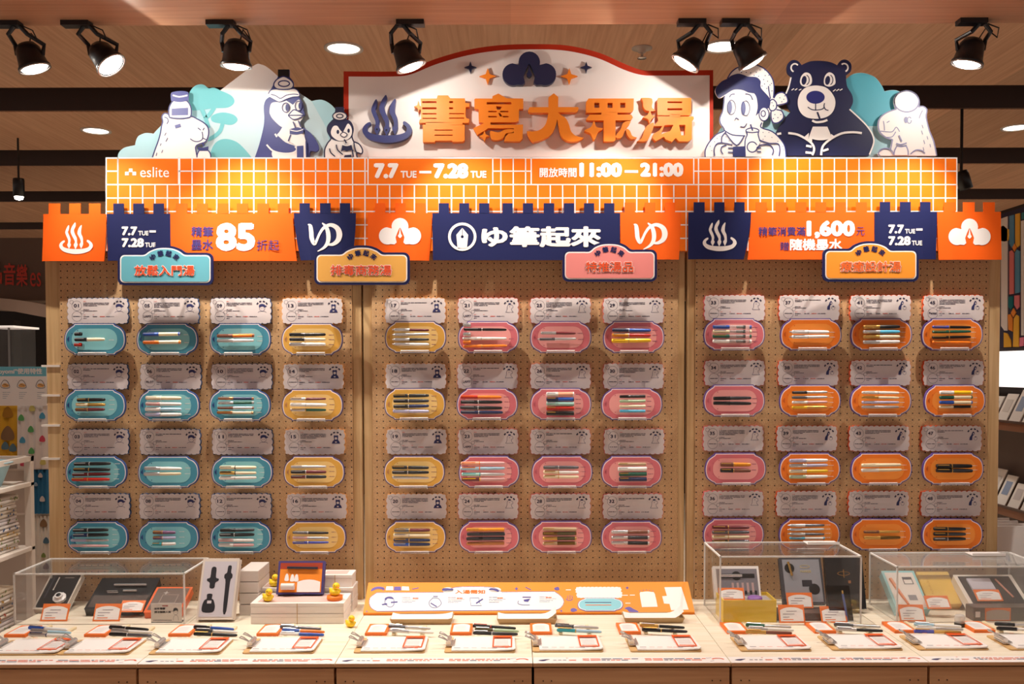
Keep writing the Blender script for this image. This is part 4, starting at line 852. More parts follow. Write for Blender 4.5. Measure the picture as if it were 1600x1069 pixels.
for n, (ty, cl, tl_, pens) in PL.items():
    word, base, ovalc, rimc, ic = TYPES[ty]; pan = 'LCR'[(n-1)//16]; row = (n-1) % 4; cy, ty_ = ROWY[pan][row]; num = '%02d' % n; PANW = {'L': 'left', 'C': 'middle', 'R': 'right'}[pan]
    c = W(cl + CW/2, cy, YCARD); c.y = 0
    t = thing('description_card', c, 'scalloped white card printed %s, %s row, %s column of the %s panel' % (num, ROWW[row], COLW[((n-1)//4) % 4], PANW), 'card', 'numbered description cards')
    edge = {'T': '#3B5B8C', 'Y': '#E0A05A', 'P': '#D8616A', 'O': '#E2592C'}[ty]
    inst('scalloped_board', ME_EDGE, mat(edge, .6), t); inst('face', ME_FACE, CARDW, t)
    tag(inst('printed_text', INKM[n % 5], mat('#2A2440', .6), t), kind='stuff'); tag(inst('red_text', REDM[n % 5], mat('#D8452A', .6), t), kind='stuff')
    a, b = ICONS[ic]; i_ = inst('printed_figure', a, mat('#2A2B5E', .6), t)
    if b: inst('figure_highlight', b, CARDW, i_)
    mb = MB(); mp = lc(CW, CH, YCARD-.0012); text(mb, num, (10.6, 9.8, 18.9, 15.2), mp, .03)
    text(mb, BRAND[n], (9.5, 27, 21.5, 30.6), mp, .03) if n in BRAND else dashes(mb, mp, 9.5, 28.6, 12, .9, n)
    tag(mb.build('number', mat('#2A2440', .6), t, local=True), kind='stuff')
    c = W(tl_ + TW/2, ty_, YP); c.y = 0
    t = thing('pen_plaque', c, '%s notched plaque under card %s, %s row, %s column of the %s panel' % (word, num, ROWW[row], COLW[((n-1)//4) % 4], PANW), 'plaque', 'coloured pen plaques')
    inst('rim', ME_RIM, mat(rimc, .5), t); inst('white_line', ME_LINE, mat('#EBDDE0', .5), t); inst('panel', ME_PAN, mat(base, .5), t)
    inst('inlay', ME_OVAL, mat(ovalc, .5), t); inst('printed_mark', ME_MARK, mat(rimc, .5) if ty == 'T' else mat('#C88A55' if ty == 'Y' else '#C8606E' if ty == 'P' else '#D8601A', .5), t)
    inst('spacer', ME_SPACER, mat('#D8D0CC', .6), t)
    l_ = inst('clear_ledge', ME_LEDGE, LEDGE, t)
    inst('ledge_rod', ME_ROD, RODM, l_)
    for x in (-22*K, 21*K): inst('hook', ME_HOOK, CHROME, l_, (x, 0, 0))
    mb = MB(); mp = lc(TW, TH, YP-.0026)
    for (u0, u1, v, *_r) in pens:
        if u1 > .6: dashes(mb, mp, u1*TW + 3, v*TH, 8, .7, n)
    tag(mb.build('price_print', WHITE if ty in 'TO' else mat('#8A4A6A', .5), t, local=True), kind='stuff')
    for j, (u0, u1, v, cap, bar, trim, sty, rc) in enumerate(pens):
        r = {'': .0073, 's': .0058, 'f': .0086}[rc]; x = c.x + (u0*TW - TW/2)*K; z = c.z - (v*TH - TH/2)*K
        cw, bw = WORD.get(cap, cap), WORD.get(bar, bar)
        desc = (cw + ' pen cap' if sty == 'cap' else ('%s pen' % cw if cap == bar else '%s capped %s pen' % (cw, bw)))
        pen((x, YP - .0022 - .010 - r, z), (u1-u0)*TW*K, r, cap, bar, trim, '%s, %s on plaque in %s row, %s column, %s panel' % (desc, ORD[j], ROWW[row], COLW[((n-1)//4) % 4], PANW), 'pens mounted on the plaques', (0, math.radians(random.uniform(-.8, 1.0)), 0), sty, .010)
# ------------------------------------------------------------------ spotlights on the soffit edge
def spot_lamp(px, py, n2, back, label, side=-1, power=1.0):
    """px,py: centre of the glowing mouth in the photo; n2: image direction of the beam; back: lean towards the wall"""
    Y = -.30; mouth = W(px, py, Y); zc = 2.818
    ax = Vector((n2[0], back*math.hypot(*n2), -n2[1])).normalized()
    neck = mouth - ax*.082; base = Vector((neck.x, -.37, zc))
    t = thing('track_spotlight', base, label, 'spotlight', 'black track spotlights over the display')
    head = MB().lathe([(-.088, 0), (-.088, .014), (-.083, .028), (-.064, .041), (-.03, .045), (-.012, .048), (-.004, .0535), (.004, .0535), (.004, .047), (-.02, .042)], mouth, ax, 28).build('lamp_head', LAMPB, t, smooth=True)
    MB().lathe([(.003, .048), (.003, .054), (.0065, .054), (.0065, .048), (.003, .048)], mouth, ax, 28).build('rim', mat('#B8B2AE', .3, .8), head, smooth=True)
    MB().lathe([(-.006, .0455), (.003, .043), (.010, .033), (.014, .018), (.0155, 0)], mouth, ax, 28).build('bulb', mat('#FFF3E6', .4, emit=16.0, name='lamp_glow'), head)
    MB().box((neck.x - .012*side, -.385, zc - .016), (neck.x + side*.082, -.345, zc)).build('track_adapter', LAMPB, t)
    sx = ax.cross(Vector((0, 1, 0))).normalized()
    for k in (-1, 1):
        p = mouth - ax*.045 + Vector((k*.044, 0, 0))
        top = Vector((neck.x + k*.010, -.365, zc - .014))
        MB().tube([top, top + Vector((k*.022, .004, -.025)), p + Vector((k*.006, 0, .035)), p], .0075, 8).build('bracket_arm', LAMPB, t)
    q = neck + Vector((.02, 0, .02))
    MB().tube([(neck.x + .02, -.365, zc-.014), (neck.x + .055, -.37, zc-.03), (neck.x + .06, -.35, zc-.055), (neck.x + .03, -.33, neck.z + .03), tuple(neck + Vector((.01, 0, -.01)))], .0025, 6).build('power_cable', LAMPB, t)
    for nm, size, blend, pw, rad in (('spill_light', 180, .04, SPILL, .012), ('beam_light', 86, .55, BEAM, .014)):
        ld = bpy.data.lights.new(nm, 'SPOT'); ld.energy = pw*power; ld.spot_size = math.radians(size); ld.spot_blend = blend; ld.shadow_soft_size = rad; ld.color = LAMPCOL
        lo = bpy.data.objects.new(nm, ld); COL.objects.link(lo); lo.location = mouth + ax*.018
        lo.rotation_euler = ax.to_track_quat('-Z', 'Y').to_euler()
    return t
spot_lamp(54, 106, (45, 140), .08, 'black spotlight at the far left end of the row')
spot_lamp(173, 101, (90, 110), -.10, 'black spotlight turned to the right, second from the left')
spot_lamp(369, 102, (-6, 130), .08, 'black spotlight pointing down above the snowy peak')
spot_lamp(642, 103, (45, 120), .08, 'black spotlight over the left shoulder of the marquee', 1)
spot_lamp(1071, 98, (-65, 105), .08, 'black spotlight over the right shoulder of the marquee')
spot_lamp(1176, 96, (80, 130), .08, 'black spotlight above the headscarf of the child cutout')
spot_lamp(1511, 99, (-35, 150), .08, 'black spotlight at the far right end of the row')
def downlight(p, label, r=.085, power=0.0):
    t = thing('downlight', p, label, 'ceiling light', 'recessed downlights')
    MB().lathe([(0, r*.80), (-.006, r*.84), (-.006, r), (0, r)], p, (0, 0, 1), 32).build('trim_ring', mat('#D9CFC8', .4), t, smooth=True)
    MB().lathe([(-.002, 0), (-.002, r*.82)], p, (0, 0, 1), 32).build('lens', mat('#FFF2E4', .4, emit=6.0, name='downlight_glow'), t)
    if power:
        ld = bpy.data.lights.new('downlight_beam', 'SPOT'); ld.energy = power; ld.spot_size = math.radians(120); ld.spot_blend = .6; ld.shadow_soft_size = .07; ld.color = LAMPCOL
        lo = bpy.data.objects.new('downlight_beam', ld); COL.objects.link(lo); lo.location = Vector(p) + Vector((0, 0, -.02))
for (px, py, lb) in ((537, 75, 'round downlight left of the marquee arch'), (1128, 72, 'round downlight partly behind the spotlight above the child cutout'), (150, 204, 'round downlight in the second ceiling band at left'), (1588, 199, 'round downlight cut off by the right edge of the frame')):
    p = WT(px, py, 3.04); downlight(p, lb, .085, 8)
p = WT(1003, 75, 3.04)
t = thing('sprinkler_head', p, 'small ceiling sprinkler to the right of the marquee arch', 'sprinkler')
MB().lathe([(0, .045), (-.004, .045), (-.006, .02), (-.02, .016), (-.022, .0)], p, (0, 0, 1), 20).build('rose', mat('#CFC3B8', .4), t, smooth=True)
MB().lathe([(-.02, .006), (-.04, .006), (-.042, .02), (-.046, .02), (-.046, 0)], p, (0, 0, 1), 14).build('deflector', CHROME, t, smooth=True)
for i, x in enumerate((-1.9, -.65, .65, 1.9)):  # unseen aisle lamps, added to brighten the counter
    downlight(Vector((x, -1.6, 2.818)), 'added unseen fill lamp over the walkway before the counter, %s from the left' % ['first', 'second', 'third', 'fourth'][i], .085, AISLE_FILL)
for j, y in enumerate((2.1, 4.9)):  # unseen lamps added behind the boards to lift the ceiling bay
    for i, x in enumerate((-1.6, 0, 1.6)):
        downlight(Vector((x*(1 + j), y, 3.04)), 'added fill lamp hidden %s the display boards, %s' % (['just behind', 'far behind'][j], ['at the left', 'in the middle', 'at the right'][i]), .085, 150)
# small far spotlights
t = thing('far_spotlight', W(30, 282, 2.2), 'small black cylinder spotlight glowing at the far left', 'spotlight')
a, b = W(29, 279, 2.2), W(31, 304, 2.2)
MB().lathe([(0, 0), (0, .03), (.01, .033), (.11, .033), (.11, .028)], a, (0, 0, -1), 18).build('lamp_body', LAMPB, t, smooth=True)
MB().lathe([(.09, 0), (.095, .018), (.11, .026), (.125, .022), (.132, 0)], a, (0, 0, -1), 16).build('bulb', mat('#FFF3E6', .4, emit=16.0), t, smooth=True)
MB().tube([a, a + Vector((0, 0, 3.04 - a.z))], .006, 6).build('drop_rod', LAMPB, t)
t = thing('far_spotlight', W(1502, 285, 1.6), 'dark unlit spotlight silhouetted beside the right end of the tile board', 'spotlight')
a = W(1502, 268, 1.6)
MB().lathe([(0, 0), (0, .03), (.02, .035), (.1, .035), (.1, 0)], a, (.25, -.1, -1), 16).build('lamp_body', LAMPB, t, smooth=True)
MB().tube([a, a + Vector((0, 0, 3.04 - a.z))], .008, 6).build('drop_rod', LAMPB, t)
# ------------------------------------------------------------------ counter things
CARDB = mat('#F4EEEC', .5, name='white_paper'); ORP = mat('#F0782C', .5, name='orange_paper'); ODK = mat('#B8743C', .6)
def on_plane(O, N):
    O, N = Vector(O), Vector(N).normalized()
    def f(p, d):
        r = ray(p[0], p[1]); t = (O - CAM).dot(N) / r.dot(N); return CAM + r*t - N*d
    return f
def lift(f, e): return lambda p, d: f(p, d - e)
NTH = ['first', 'second', 'third', 'fourth', 'fifth', 'sixth', 'seventh', 'eighth', 'ninth', 'tenth', 'eleventh', 'twelfth']
# paper strips along the front edge
for i in range(6):
    x0, x1 = SX[i] + .002, SX[i+1] - .002
    t = thing('paper_strip', ((x0+x1)/2, YF+.03, ZT), 'printed white paper strip along the counter edge, %s from the left' % NTH[i], 'paper strip', 'printed strips along the counter edge')
    MB().box((x0, YF+.001, ZT), (x1, YF+.060, ZT+.0006)).build('paper', CARDB, t)
    lm = local((x0, YF+.001, ZT+.0012), (1, 0, 0), (0, 1, 0)); a, b = MB(), MB()
    for (bx, w) in ((.15, .17), (.34, .19)):
        for j in range(2):
            r = random.Random(i*7+j); x = bx
            while x < bx + w*(1 if j == 0 else .8):
                l = r.choice((.012, .02, .008, .03)); (a if r.random() < .72 else b).prism(rect(x, .037-.013*j, x+l, .0430-.013*j), lm); x += l + .004
    for x in (.06, .075, .09): b.prism(rect(x, .026, x+.010, .030), lm)
    a.prism(rect(.108, .024, .130, .031), lm); a.prism([(.10, .052), (.108, .050), (.102, .047)], lm)
    b.prism(sm([(.015, .026), (.03, .035), (.05, .036), (.04, .028), (.03, .020)]), lm)
    a.stroke(sm([(.545, .034), (.555, .042), (.572, .042), (.580, .032)], 4, False), .006, lm); b.stroke([(.527, .044), (.545, .05)], .0016, lm); b.stroke([(.535, .014), (.548, .020)], .0016, lm)
    tag(a.build('orange_print', mat('#DE4E14', .6), t), kind='stuff'); tag(b.build('navy_print', mat('#3A3260', .6), t), kind='stuff')
# clipboards
CLIPX = [(-24, 1025), (88, 1024.5), (231, 1024), (378, 1022.5), (552, 1021.5), (694, 1021), (832, 1020), (985.6, 1019.7), (1158, 1019), (1301, 1017.5), (1435.7, 1017), (1579, 1017)]
def clip_parts():
    d = {}; CWD, CL = .222, .158
    d['board'] = master(MB().prism(rrect(0, 0, CWD, CL, .008), lambda p, dd: Vector((p[0], p[1], .0045-dd)), .0040), 'clipboard_board')
    pg = MB(); pp = [(.022, .003), (.150, .003), (.214, .001), (.2225, .012), (.220, .153), (.022, .155)]
    d['paper'] = master(pg.prism(pp, lambda p, dd: Vector((p[0], p[1], .0085-dd + (.004 if p[0] > .2 and p[1] < .02 else 0))), .0036), 'clipboard_paper')
    z = .0135; fl = lambda p, dd: Vector((p[0], p[1], z-dd))
    g = MB(); g.prism(rect(.150, .020, .212, .148), fl, 0, [rect(.154, .028, .208, .128)]); g.prism(rect(.158, .032, .204, .037), fl); g.prism(rect(.190, .012, .200, .016), fl); g.prism(rect(.075, .150, .09, .153), fl)
    for x in (.06, .085, .115, .135): g.prism(rect(x, .0105, x+.016, .0130), fl)
    d['oprint'] = master(g, 'clipboard_orange_print')
    g = MB()
    for k in range(5): g.prism(rect(.160, .052+.012*k, .200, .0535+.012*k), fl)
    g.prism(rect(.030, .010, .050, .0145), fl); g.prism(rect(.150, .009, .165, .0125), fl); g.prism(rect(.04, .148, .056, .151), fl); g.prism(rect(.058, .148, .07, .151), fl)
    d['nprint'] = master(g, 'clipboard_grey_print')
    c = MB().box((.002, .045, .009), (.030, .113, .0105)).box((.026, .045, .0105), (.030, .113, .014)).tube([(.010, .050, .018), (.010, .108, .018)], .0085, 10)
    d['clip'] = master(c, 'clip'); c = MB()
    for y in (0,): c.tube([(.012, y, .02), (-.010, y, .036), (-.020, y+.006, .038), (-.022, y-.006, .037), (-.010, y-.006, .033), (.010, y-.006, .024)], .0022, 6)
    d['lever'] = master(c, 'clip_lever')
    return d
CP = clip_parts(); W_CLIP = wood('clipboard_wood', '#C79A62', '#DDB67E', axis=0)
for i, (px, py) in enumerate(CLIPX):
    p = WT(px, py, ZT); t = thing('clipboard', p, 'wooden clipboard with white form, %s from the left along the counter' % NTH[i], 'clipboard', 'clipboards along the counter')
    inst('board', CP['board'], W_CLIP, t); s_ = inst('form_sheet', CP['paper'], CARDB, t, (0, 0, .0002))
    tag(inst('orange_print', CP['oprint'], mat('#E2581A', .6), s_), kind='stuff'); tag(inst('grey_print', CP['nprint'], mat('#5E5868', .6), s_), kind='stuff')
    c_ = inst('clip', CP['clip'], CHROME, t); [inst('lever', CP['lever'], CHROME, c_, (0, yy, 0)) for yy in (.058, .100)]
# small orange-framed cards
def arch(w, h, m, top=.75):
    return sm([(m, m, 1), (w-m, m, 1), (w-m, h*top, 1), (w*.75, h*(top+.12)), (w*.5, h*(top+.16)), (w*.25, h*(top+.12)), (m, h*top, 1)], 4)
MX = [(6, 44), (131, 170), (262.5, 301), (400.5, 436), (570, 604), (703, 735), (829, 859), (968, 998), (1136, 1167), (1273, 1307), (1398, 1434.6), (1522, 1558)]
for i, (a, b) in enumerate(MX):
    y = 996.5 - (a/1600)*7.5; p = WT(a, y, ZT); q = WT(b - (4 if i < 5 else -1), y, ZT); w = .072; h = .115
    t = thing('price_block', p, 'low orange block with white label, %s from the left before the pens' % NTH[i], 'label block', 'orange label blocks on the counter')
    MB().box((0, 0, 0), (w, h, .010)).build('block', ORP, t, local=True, bevel=.001)
    MB().prism(arch(w, h, .008), lambda P, d: Vector((P[0], P[1], .0108-d)), .0008).build('label_face', CARDB, t, local=True)
    g = MB()
    for k in range(4): g.prism(rect(.016, .03+.014*k, .05, .032+.014*k), lambda P, d: Vector((P[0], P[1], .0114)))
    g.build('printed_lines', mat('#B9AEB2', .6), t, local=True)
# tester pens beside each label
TP = [('blue clear', [('blue','clear','silver'),('silver','paleblue','silver'),('silver','white','navy')]), ('black and white', [('black','black','silver'),('silver','white','silver'),('black','grey','silver')]),
 ('dark blue', [('black','blue','silver'),('darkgrey','white','silver'),('black','black','gold')]), ('grey and blue', [('grey','grey','silver'),('blue','orange','silver'),('white','blue','silver')]),
 ('silver', [('grey','silver','silver'),('silver','white','silver')]), ('black and olive', [('black','black','red'),('olive','palegreen','silver'),('black','darkgrey','silver')]),
 ('teal', [('grey','silver','black'),('teal','paleblue','gold')]), ('black and gold', [('gold','black','silver'),('black','black','gold')]),
 ('green and gold', [('green','silver','silver'),('silver','white','silver'),('gold','brown','gold')]), ('silver', [('grey','silver','silver'),('silver','black','silver')]),
 ('gold and blue', [('paleblue','white','silver'),('white','silver','silver'),('violet','gold','gold')]), ('black and silver', [('black','silver','silver'),('black','white','silver')])]
PX0 = [45, 171, 303, 438, 607, 739, 867, 1000, 1165, 1303, 1428, 1554]
for i, (w_, ps) in enumerate(TP):
    for j, (cap, bar, trim) in enumerate(ps):
        y = 982.5 + j*(5.5 if len(ps) > 2 else 7) - (PX0[i]/1600)*6; r = .0062; p = WT(PX0[i] + (j % 2)*3, y, ZT + .012)
        p.z = ZT + r + .0095
        t = pen(p, .150, r, cap, bar, trim, '%s capped %s tester pen, %s of its row beside the %s label block' % (WORD.get(cap, cap), WORD.get(bar, bar), ['rear', 'second', 'front'][j], NTH[i]), 'tester pens on the counter', (-.9, 0, math.radians(-13 + 3*j)), 'fp')
    a = WT(PX0[i] + 6, 994.5 - (PX0[i]/1600)*6.5, ZT)
    t = thing('pen_rest', a, 'pale wooden pen rest under the %s group of tester pens' % NTH[i], 'pen rest', 'pen rests on the counter')
    MB().box((0, -.012, 0), (.012, .115, .0085)).build('rest_bar', mat('#EBD9B4', .5), t, local=True, bevel=.002); MB().box((.095, -.035, 0), (.107, .09, .0085)).build('rest_bar', mat('#EBD9B4', .5), t, local=True, bevel=.002)
    MB().box((0, .03, 0), (.107, .04, .004)).build('cross_bar', mat('#EBD9B4', .5), t, local=True)
# white paper trays
for i, (a, b, y) in enumerate(((613, 704, 976), (780, 867, 975.5), (978, 1066, 974))):
    p, q = WT(a, y, ZT), WT(b, y, ZT); w = q.x - p.x
    t = thing('paper_tray', p, 'long white paper tray before the orange guide board, %s from the left' % NTH[i], 'tray', 'long white paper trays')
    o, h, dd = .008, .020, .065
    MB().add([(0,0,0),(w,0,0),(w,dd,0),(0,dd,0),(-o,-o,h),(w+o,-o,h),(w+o,dd+o,h),(-o,dd+o,h),(.002,.002,.002),(w-.002,.002,.002),(w-.002,dd-.002,.002),(.002,dd-.002,.002),(-o+.003,-o+.003,h),(w+o-.003,-o+.003,h),(w+o-.003,dd+o-.003,h),(-o+.003,dd+o-.003,h)],
      [(0,3,2,1),(0,1,5,4),(1,2,6,5),(2,3,7,6),(3,0,4,7),(8,9,10,11),(8,12,13,9),(9,13,14,10),(10,14,15,11),(11,15,12,8),(4,5,13,12),(5,6,14,13),(6,7,15,14),(7,4,12,15)]).build('dish', mat('#B99A6E', .5), t, local=True)  # pale dish coloured tan, the shade of its sides put into the colour
    g = MB(); n = 16; vs = []
    for k in range(n+1):
        u = k/n; zz = .015 + (.012*max(0, (u-.75)/.25)**2*(2.2 if i else .7)) + (.006*max(0, (.12-u)/.12)); vs += [(u*(w+.01)-.005, -.004, zz), (u*(w+.01)-.005, dd*.9, zz+.006)]
    g.add(vs, [(2*k, 2*k+2, 2*k+3, 2*k+1) for k in range(n)]).build('paper_sheet', CARDB, t, local=True)
# orange guide board leaning behind the trays
B0, B1 = WT(567.5, 961.5, ZT), WT(1085, 960, ZT); yb = (B0.y + B1.y)/2
tilt = math.radians(30); ln = .157; wd_ = B1.x - B0.x
t = thing('guide_board', ((B0.x+B1.x)/2, yb, ZT), 'orange instruction board with white step panel leaning on the counter', 'sign')
U, V = Vector((1, 0, 0)), Vector((0, math.cos(tilt), math.sin(tilt))); N = U.cross(V)
O = Vector((B0.x, yb, ZT)) + N*.012
lm = local(O, U, V); ORB = mat('#F4932A', .5, name='guide_orange')
MB().prism(rect(0, 0, wd_, ln), lm, .012).build('board', ORB, t)
MB().add([(B0.x+.1, yb+.02, ZT), (B1.x-.1, yb+.02, ZT), (B1.x-.1, yb+.13, ZT), (B0.x+.1, yb+.13, ZT), (B0.x+.1, yb+.13, ZT+.066), (B1.x-.1, yb+.13, ZT+.066), (B0.x+.1, yb+.02, ZT+.003), (B1.x-.1, yb+.02, ZT+.003)], [(0,3,2,1),(2,3,4,5),(6,7,5,4),(0,1,7,6),(0,6,4,3),(1,2,5,7)]).build('support_wedge', CARDB, t)
op = on_plane(O, N); e1, e2, e3 = lift(op, .0008), lift(op, .0014), lift(op, .0020)
VIO = mat('#6A5AA8', .5, name='violet_print'); G1 = crop(560, 900, 5.714); G2 = crop(820, 900, 5.714)
MB().prism(sm([(589,926.5,1),(692,926,1),(706,919.5),(722,917.4),(755,917.4),(772,919),(784,925.5,1),(866,924.8,1),(874,930),(880,937),(880.5,943),(876,950),(869,953.5,1),(589,955.5,1),(580,950),(577,942),(579,934)], 4), e1).build('step_panel', CARDB, t)
text(MB(), '入湯需知', (711, 922.3, 758, 928.4), e2, .035).build('title_lettering', mat('#E8701A', .5), t)
a = MB()
for (x, y) in ((628, 934), (700, 934), (764, 933.5), (843, 933)):
    dashes(a, e2, x, y, 13, .8, int(x)); 
    for k in range(3): dashes(a, e2, x, y + 3 + 2.4*k, 26 - 5*k, .6, int(x)+k)
tag(a.build('step_text', mat('#7A7298', .6), t), kind='stuff')
a = MB()
for (x, y) in ((645, 935.6), (714, 935.6), (777, 935.2), (853, 934.5)): dashes(a, e2, x, y-1, 9, 1.5, 1)
tag(a.build('step_titles', mat('#E8641A', .5), t), kind='stuff')
SP = sm([(589,926.5,1),(692,926,1),(706,919.5),(722,917.4),(755,917.4),(772,919),(784,925.5,1),(866,924.8,1),(874,930),(880,937),(880.5,943),(876,950),(869,953.5,1),(589,955.5,1),(580,950),(577,942),(579,934)], 4)
MB().stroke(SP, .9, e1, True).build('panel_outline', VIO, t)
for (x, y) in ((700, 922.3), (774, 922.3)): MB().prism(circ(x, y, 9, 14, 4.2), e1).build('cartoon_head', CARDB, t)
a = MB()
a.prism(G1(sm([(235,205),(262,188),(300,190),(318,212),(295,208),(262,205),(245,222)])), e2); a.stroke(G1(sm([(240,210),(238,250),(280,282),(315,262),(318,215)], 4, False)), .95, e2); a.prism(G1([(205,255),(250,245),(262,258),(215,265)]), e2)
a.stroke(G1([(290,240),(350,235)]), 2.2, e2); a.stroke(G1(sm([(665,200),(630,240),(650,280),(700,285),(740,250),(715,205),(665,200)], 4)), .9, e2, True); a.stroke(G1([(645,245),(700,278)]), 1.8, e2); a.prism(G1(rect(668,182,708,190)), e2)
a.stroke(G1([(995,200),(1075,198),(1080,240),(1100,268),(1005,268)]), .9, e2, True); a.stroke(G1([(1050,248),(1112,208)]), 2.2, e2)
a.prism(G1(rect(1465,188,1540,198)), e2); a.prism(G1([(1475,215),(1535,205),(1515,235),(1480,232)]), e2); a.stroke(G1(sm([(1430,225),(1425,250),(1470,262),(1530,262)], 4, False)), .95, e2)
a.prism(G1(sm([(750,135),(760,112),(840,118),(842,130),(800,130)])), e2); a.prism(G1(sm([(1165,128),(1185,112),(1245,125),(1250,145),(1205,128)])), e2)
tag(a.build('step_drawings', mat('#4A4690', .5), t), kind='stuff')
a = MB()
a.prism(G1(sm([(112,132),(130,110),(175,96),(222,105),(218,122),(170,118),(120,138)])), e1)
for (x, y, r) in ((599, 920.5, 3.4), (807, 920.3, 3.4), (573, 955.7, 1.8), (980, 919, 3), (877, 955, 2.4)): a.prism(star4(x, y, r, .35), e1)
a.stroke(G1([(480,120),(538,108)]), 1.2, e1); a.stroke(G1([(1492,102),(1540,126)]), 1.4, e1)
a.prism(sm([(866,919.5),(872,917.5),(874,922),(868,922.5)]), e1); a.prism(sm([(892,952),(897,950.5),(902,954),(896,956.5),(892,955.5)]), e1)
a.prism(sm([(976,951),(983,948.5),(990,952),(998,956.5),(984,956.5),(980,953)]), e1)
for k, (x, h) in enumerate(((886.5, 6), (890, 7), (893.5, 6))): a.stroke([(x, 937-h), (x+1, 937-h*.5), (x, 937)], .8, e1)
a.stroke(sm([(884.5, 935.5), (886, 938), (891, 938.8), (895, 937)], 4, False), .9, e1)
for k in range(5): a.prism(star4(1000 + 5*k, 923.6 - 1.4*math.sin(math.pi*k/4), 1.3), e1)
tag(a.build('violet_marks', VIO, t), kind='stuff')
MB().prism(G1([(243,130),(250,95),(310,95),(312,130)]), e1).prism(G1([(385,130),(388,95),(450,97),(455,132)]), e1).build('mini_banners', CARDB, t)
MB().prism(G1([(316,130),(320,98),(378,97),(382,130)]), e1).build('mini_banner_centre', VIO, t)
MB().prism([(899 + p[0]*.755 + (0 if p[1] < 20 else 1.5), 917.2 + p[1]*.43) for p in scallop(CW, CH)], e1).build('mini_card', CARDB, t)
pq = [(902.5 + p[0]/TW*71, 934.5 + p[1]/TH*21.5) for p in plaque(0)]; o = MB().prism(pq, e2).build('mini_plaque_rim', VIO, t)
MB().prism([(903.5 + p[0]/TW*69, 935.2 + p[1]/TH*20) for p in plaque(0)], e3).build('mini_plaque_line', CARDB, o)
MB().prism([(905 + p[0]/TW*66, 936 + p[1]/TH*18.4) for p in plaque(0)], lift(op, .0026)).build('mini_plaque', mat('#8CCBD8', .5), o)
MB().prism(rect(914, 942, 955, 943), lift(op, .0032)).build('mini_pen', INK, o); MB().prism(rect(915, 946, 955, 947), lift(op, .0032)).build('mini_pen', ORP, o)
MB().prism(sm([(1003,949,1),(999.5,928),(1003,925.5,1),(1011,924.5),(1019,925.5,1),(1023,928),(1027.5,948.5,1)], 3), e1).build('mini_label', CARDB, t)
MB().prism([(1038,918),(1064.5,917.5),(1076,953),(1048.5,954),(1046,944),(1037.5,943.5),(1034.5,932),(1042,931.5)], e1).build('mini_form', CARDB, t)
a = MB()
for (x, y, w) in ((884, 921.5, 8), (973, 930, 8), (984, 929.7, 8), (977, 942.3, 8)): a.prism(rect(x, y, x+w, y+1.2), e1)
a.build('white_dashes', CARDB, t)
# ------------------------------------------------------------------ cases, boxes, labels, ducks
def case(xl, xr, yf, ytop, yb_, label, clip_r=None, pane=None):
    a, b = WT(xl, yf, ZT), WT(xr, yf, ZT); y0 = (a.y+b.y)/2; h = W((xl+xr)/2, ytop, y0).z - ZT; y1 = yb_; e = .004
    x0, x1 = a.x, b.x if clip_r is None else clip_r
    t = thing('acrylic_case', ((x0+x1)/2, (y0+y1)/2, ZT), label, 'display case', 'clear acrylic display cases')
    z0, z1 = ZT, ZT + h
    for nm, p, q in (('front_pane', (x0, y0, z0), (x1, y0+e, z1-e)), ('back_pane', (x0, y1-e, z0), (x1, y1, z1-e)), ('side_pane', (x0, y0+e, z0), (x0+e, y1-e, z1-e)), ('side_pane', (x1-e, y0+e, z0), (x1, y1-e, z1-e)), ('top_pane', (x0, y0, z1-e), (x1, y1, z1))):
        MB().box(p, q).build(nm, pane or CLEAR, t)
    g = .0026
    for p, q in (((x0, y0, z1), (x1, y0, z1)), ((x0, y1, z1), (x1, y1, z1)), ((x0, y0, z1), (x0, y1, z1)), ((x1, y0, z1), (x1, y1, z1)), ((x0, y0, z0), (x0, y0, z1)), ((x1, y0, z0), (x1, y0, z1)), ((x0, y1, z0), (x0, y1, z1)), ((x1, y1, z0), (x1, y1, z1))):
        MB().box((p[0]-g, p[1]-g, p[2]-g if p[2] > z0 else z0), (q[0]+g, q[1]+g, q[2]+g)).build('glued_edge', EDGE, t)
    return t, x0, x1, y0, y1, z1
case(24, 288, 975.5, 897, -.067, 'low wide acrylic case over the dark pen sets at left')
caseA = case(1125, 1345, 976, 870, -.094, 'tall acrylic case over the yellow box right of the guide board')
caseB = case(1401, 1600, 972.5, 886, -.085, 'acrylic case over the teal and white boxes at the right edge', clip_r=1.86, pane=clear_mat('milky_acrylic', '#FFFFFF', 1.2, haze=.10))
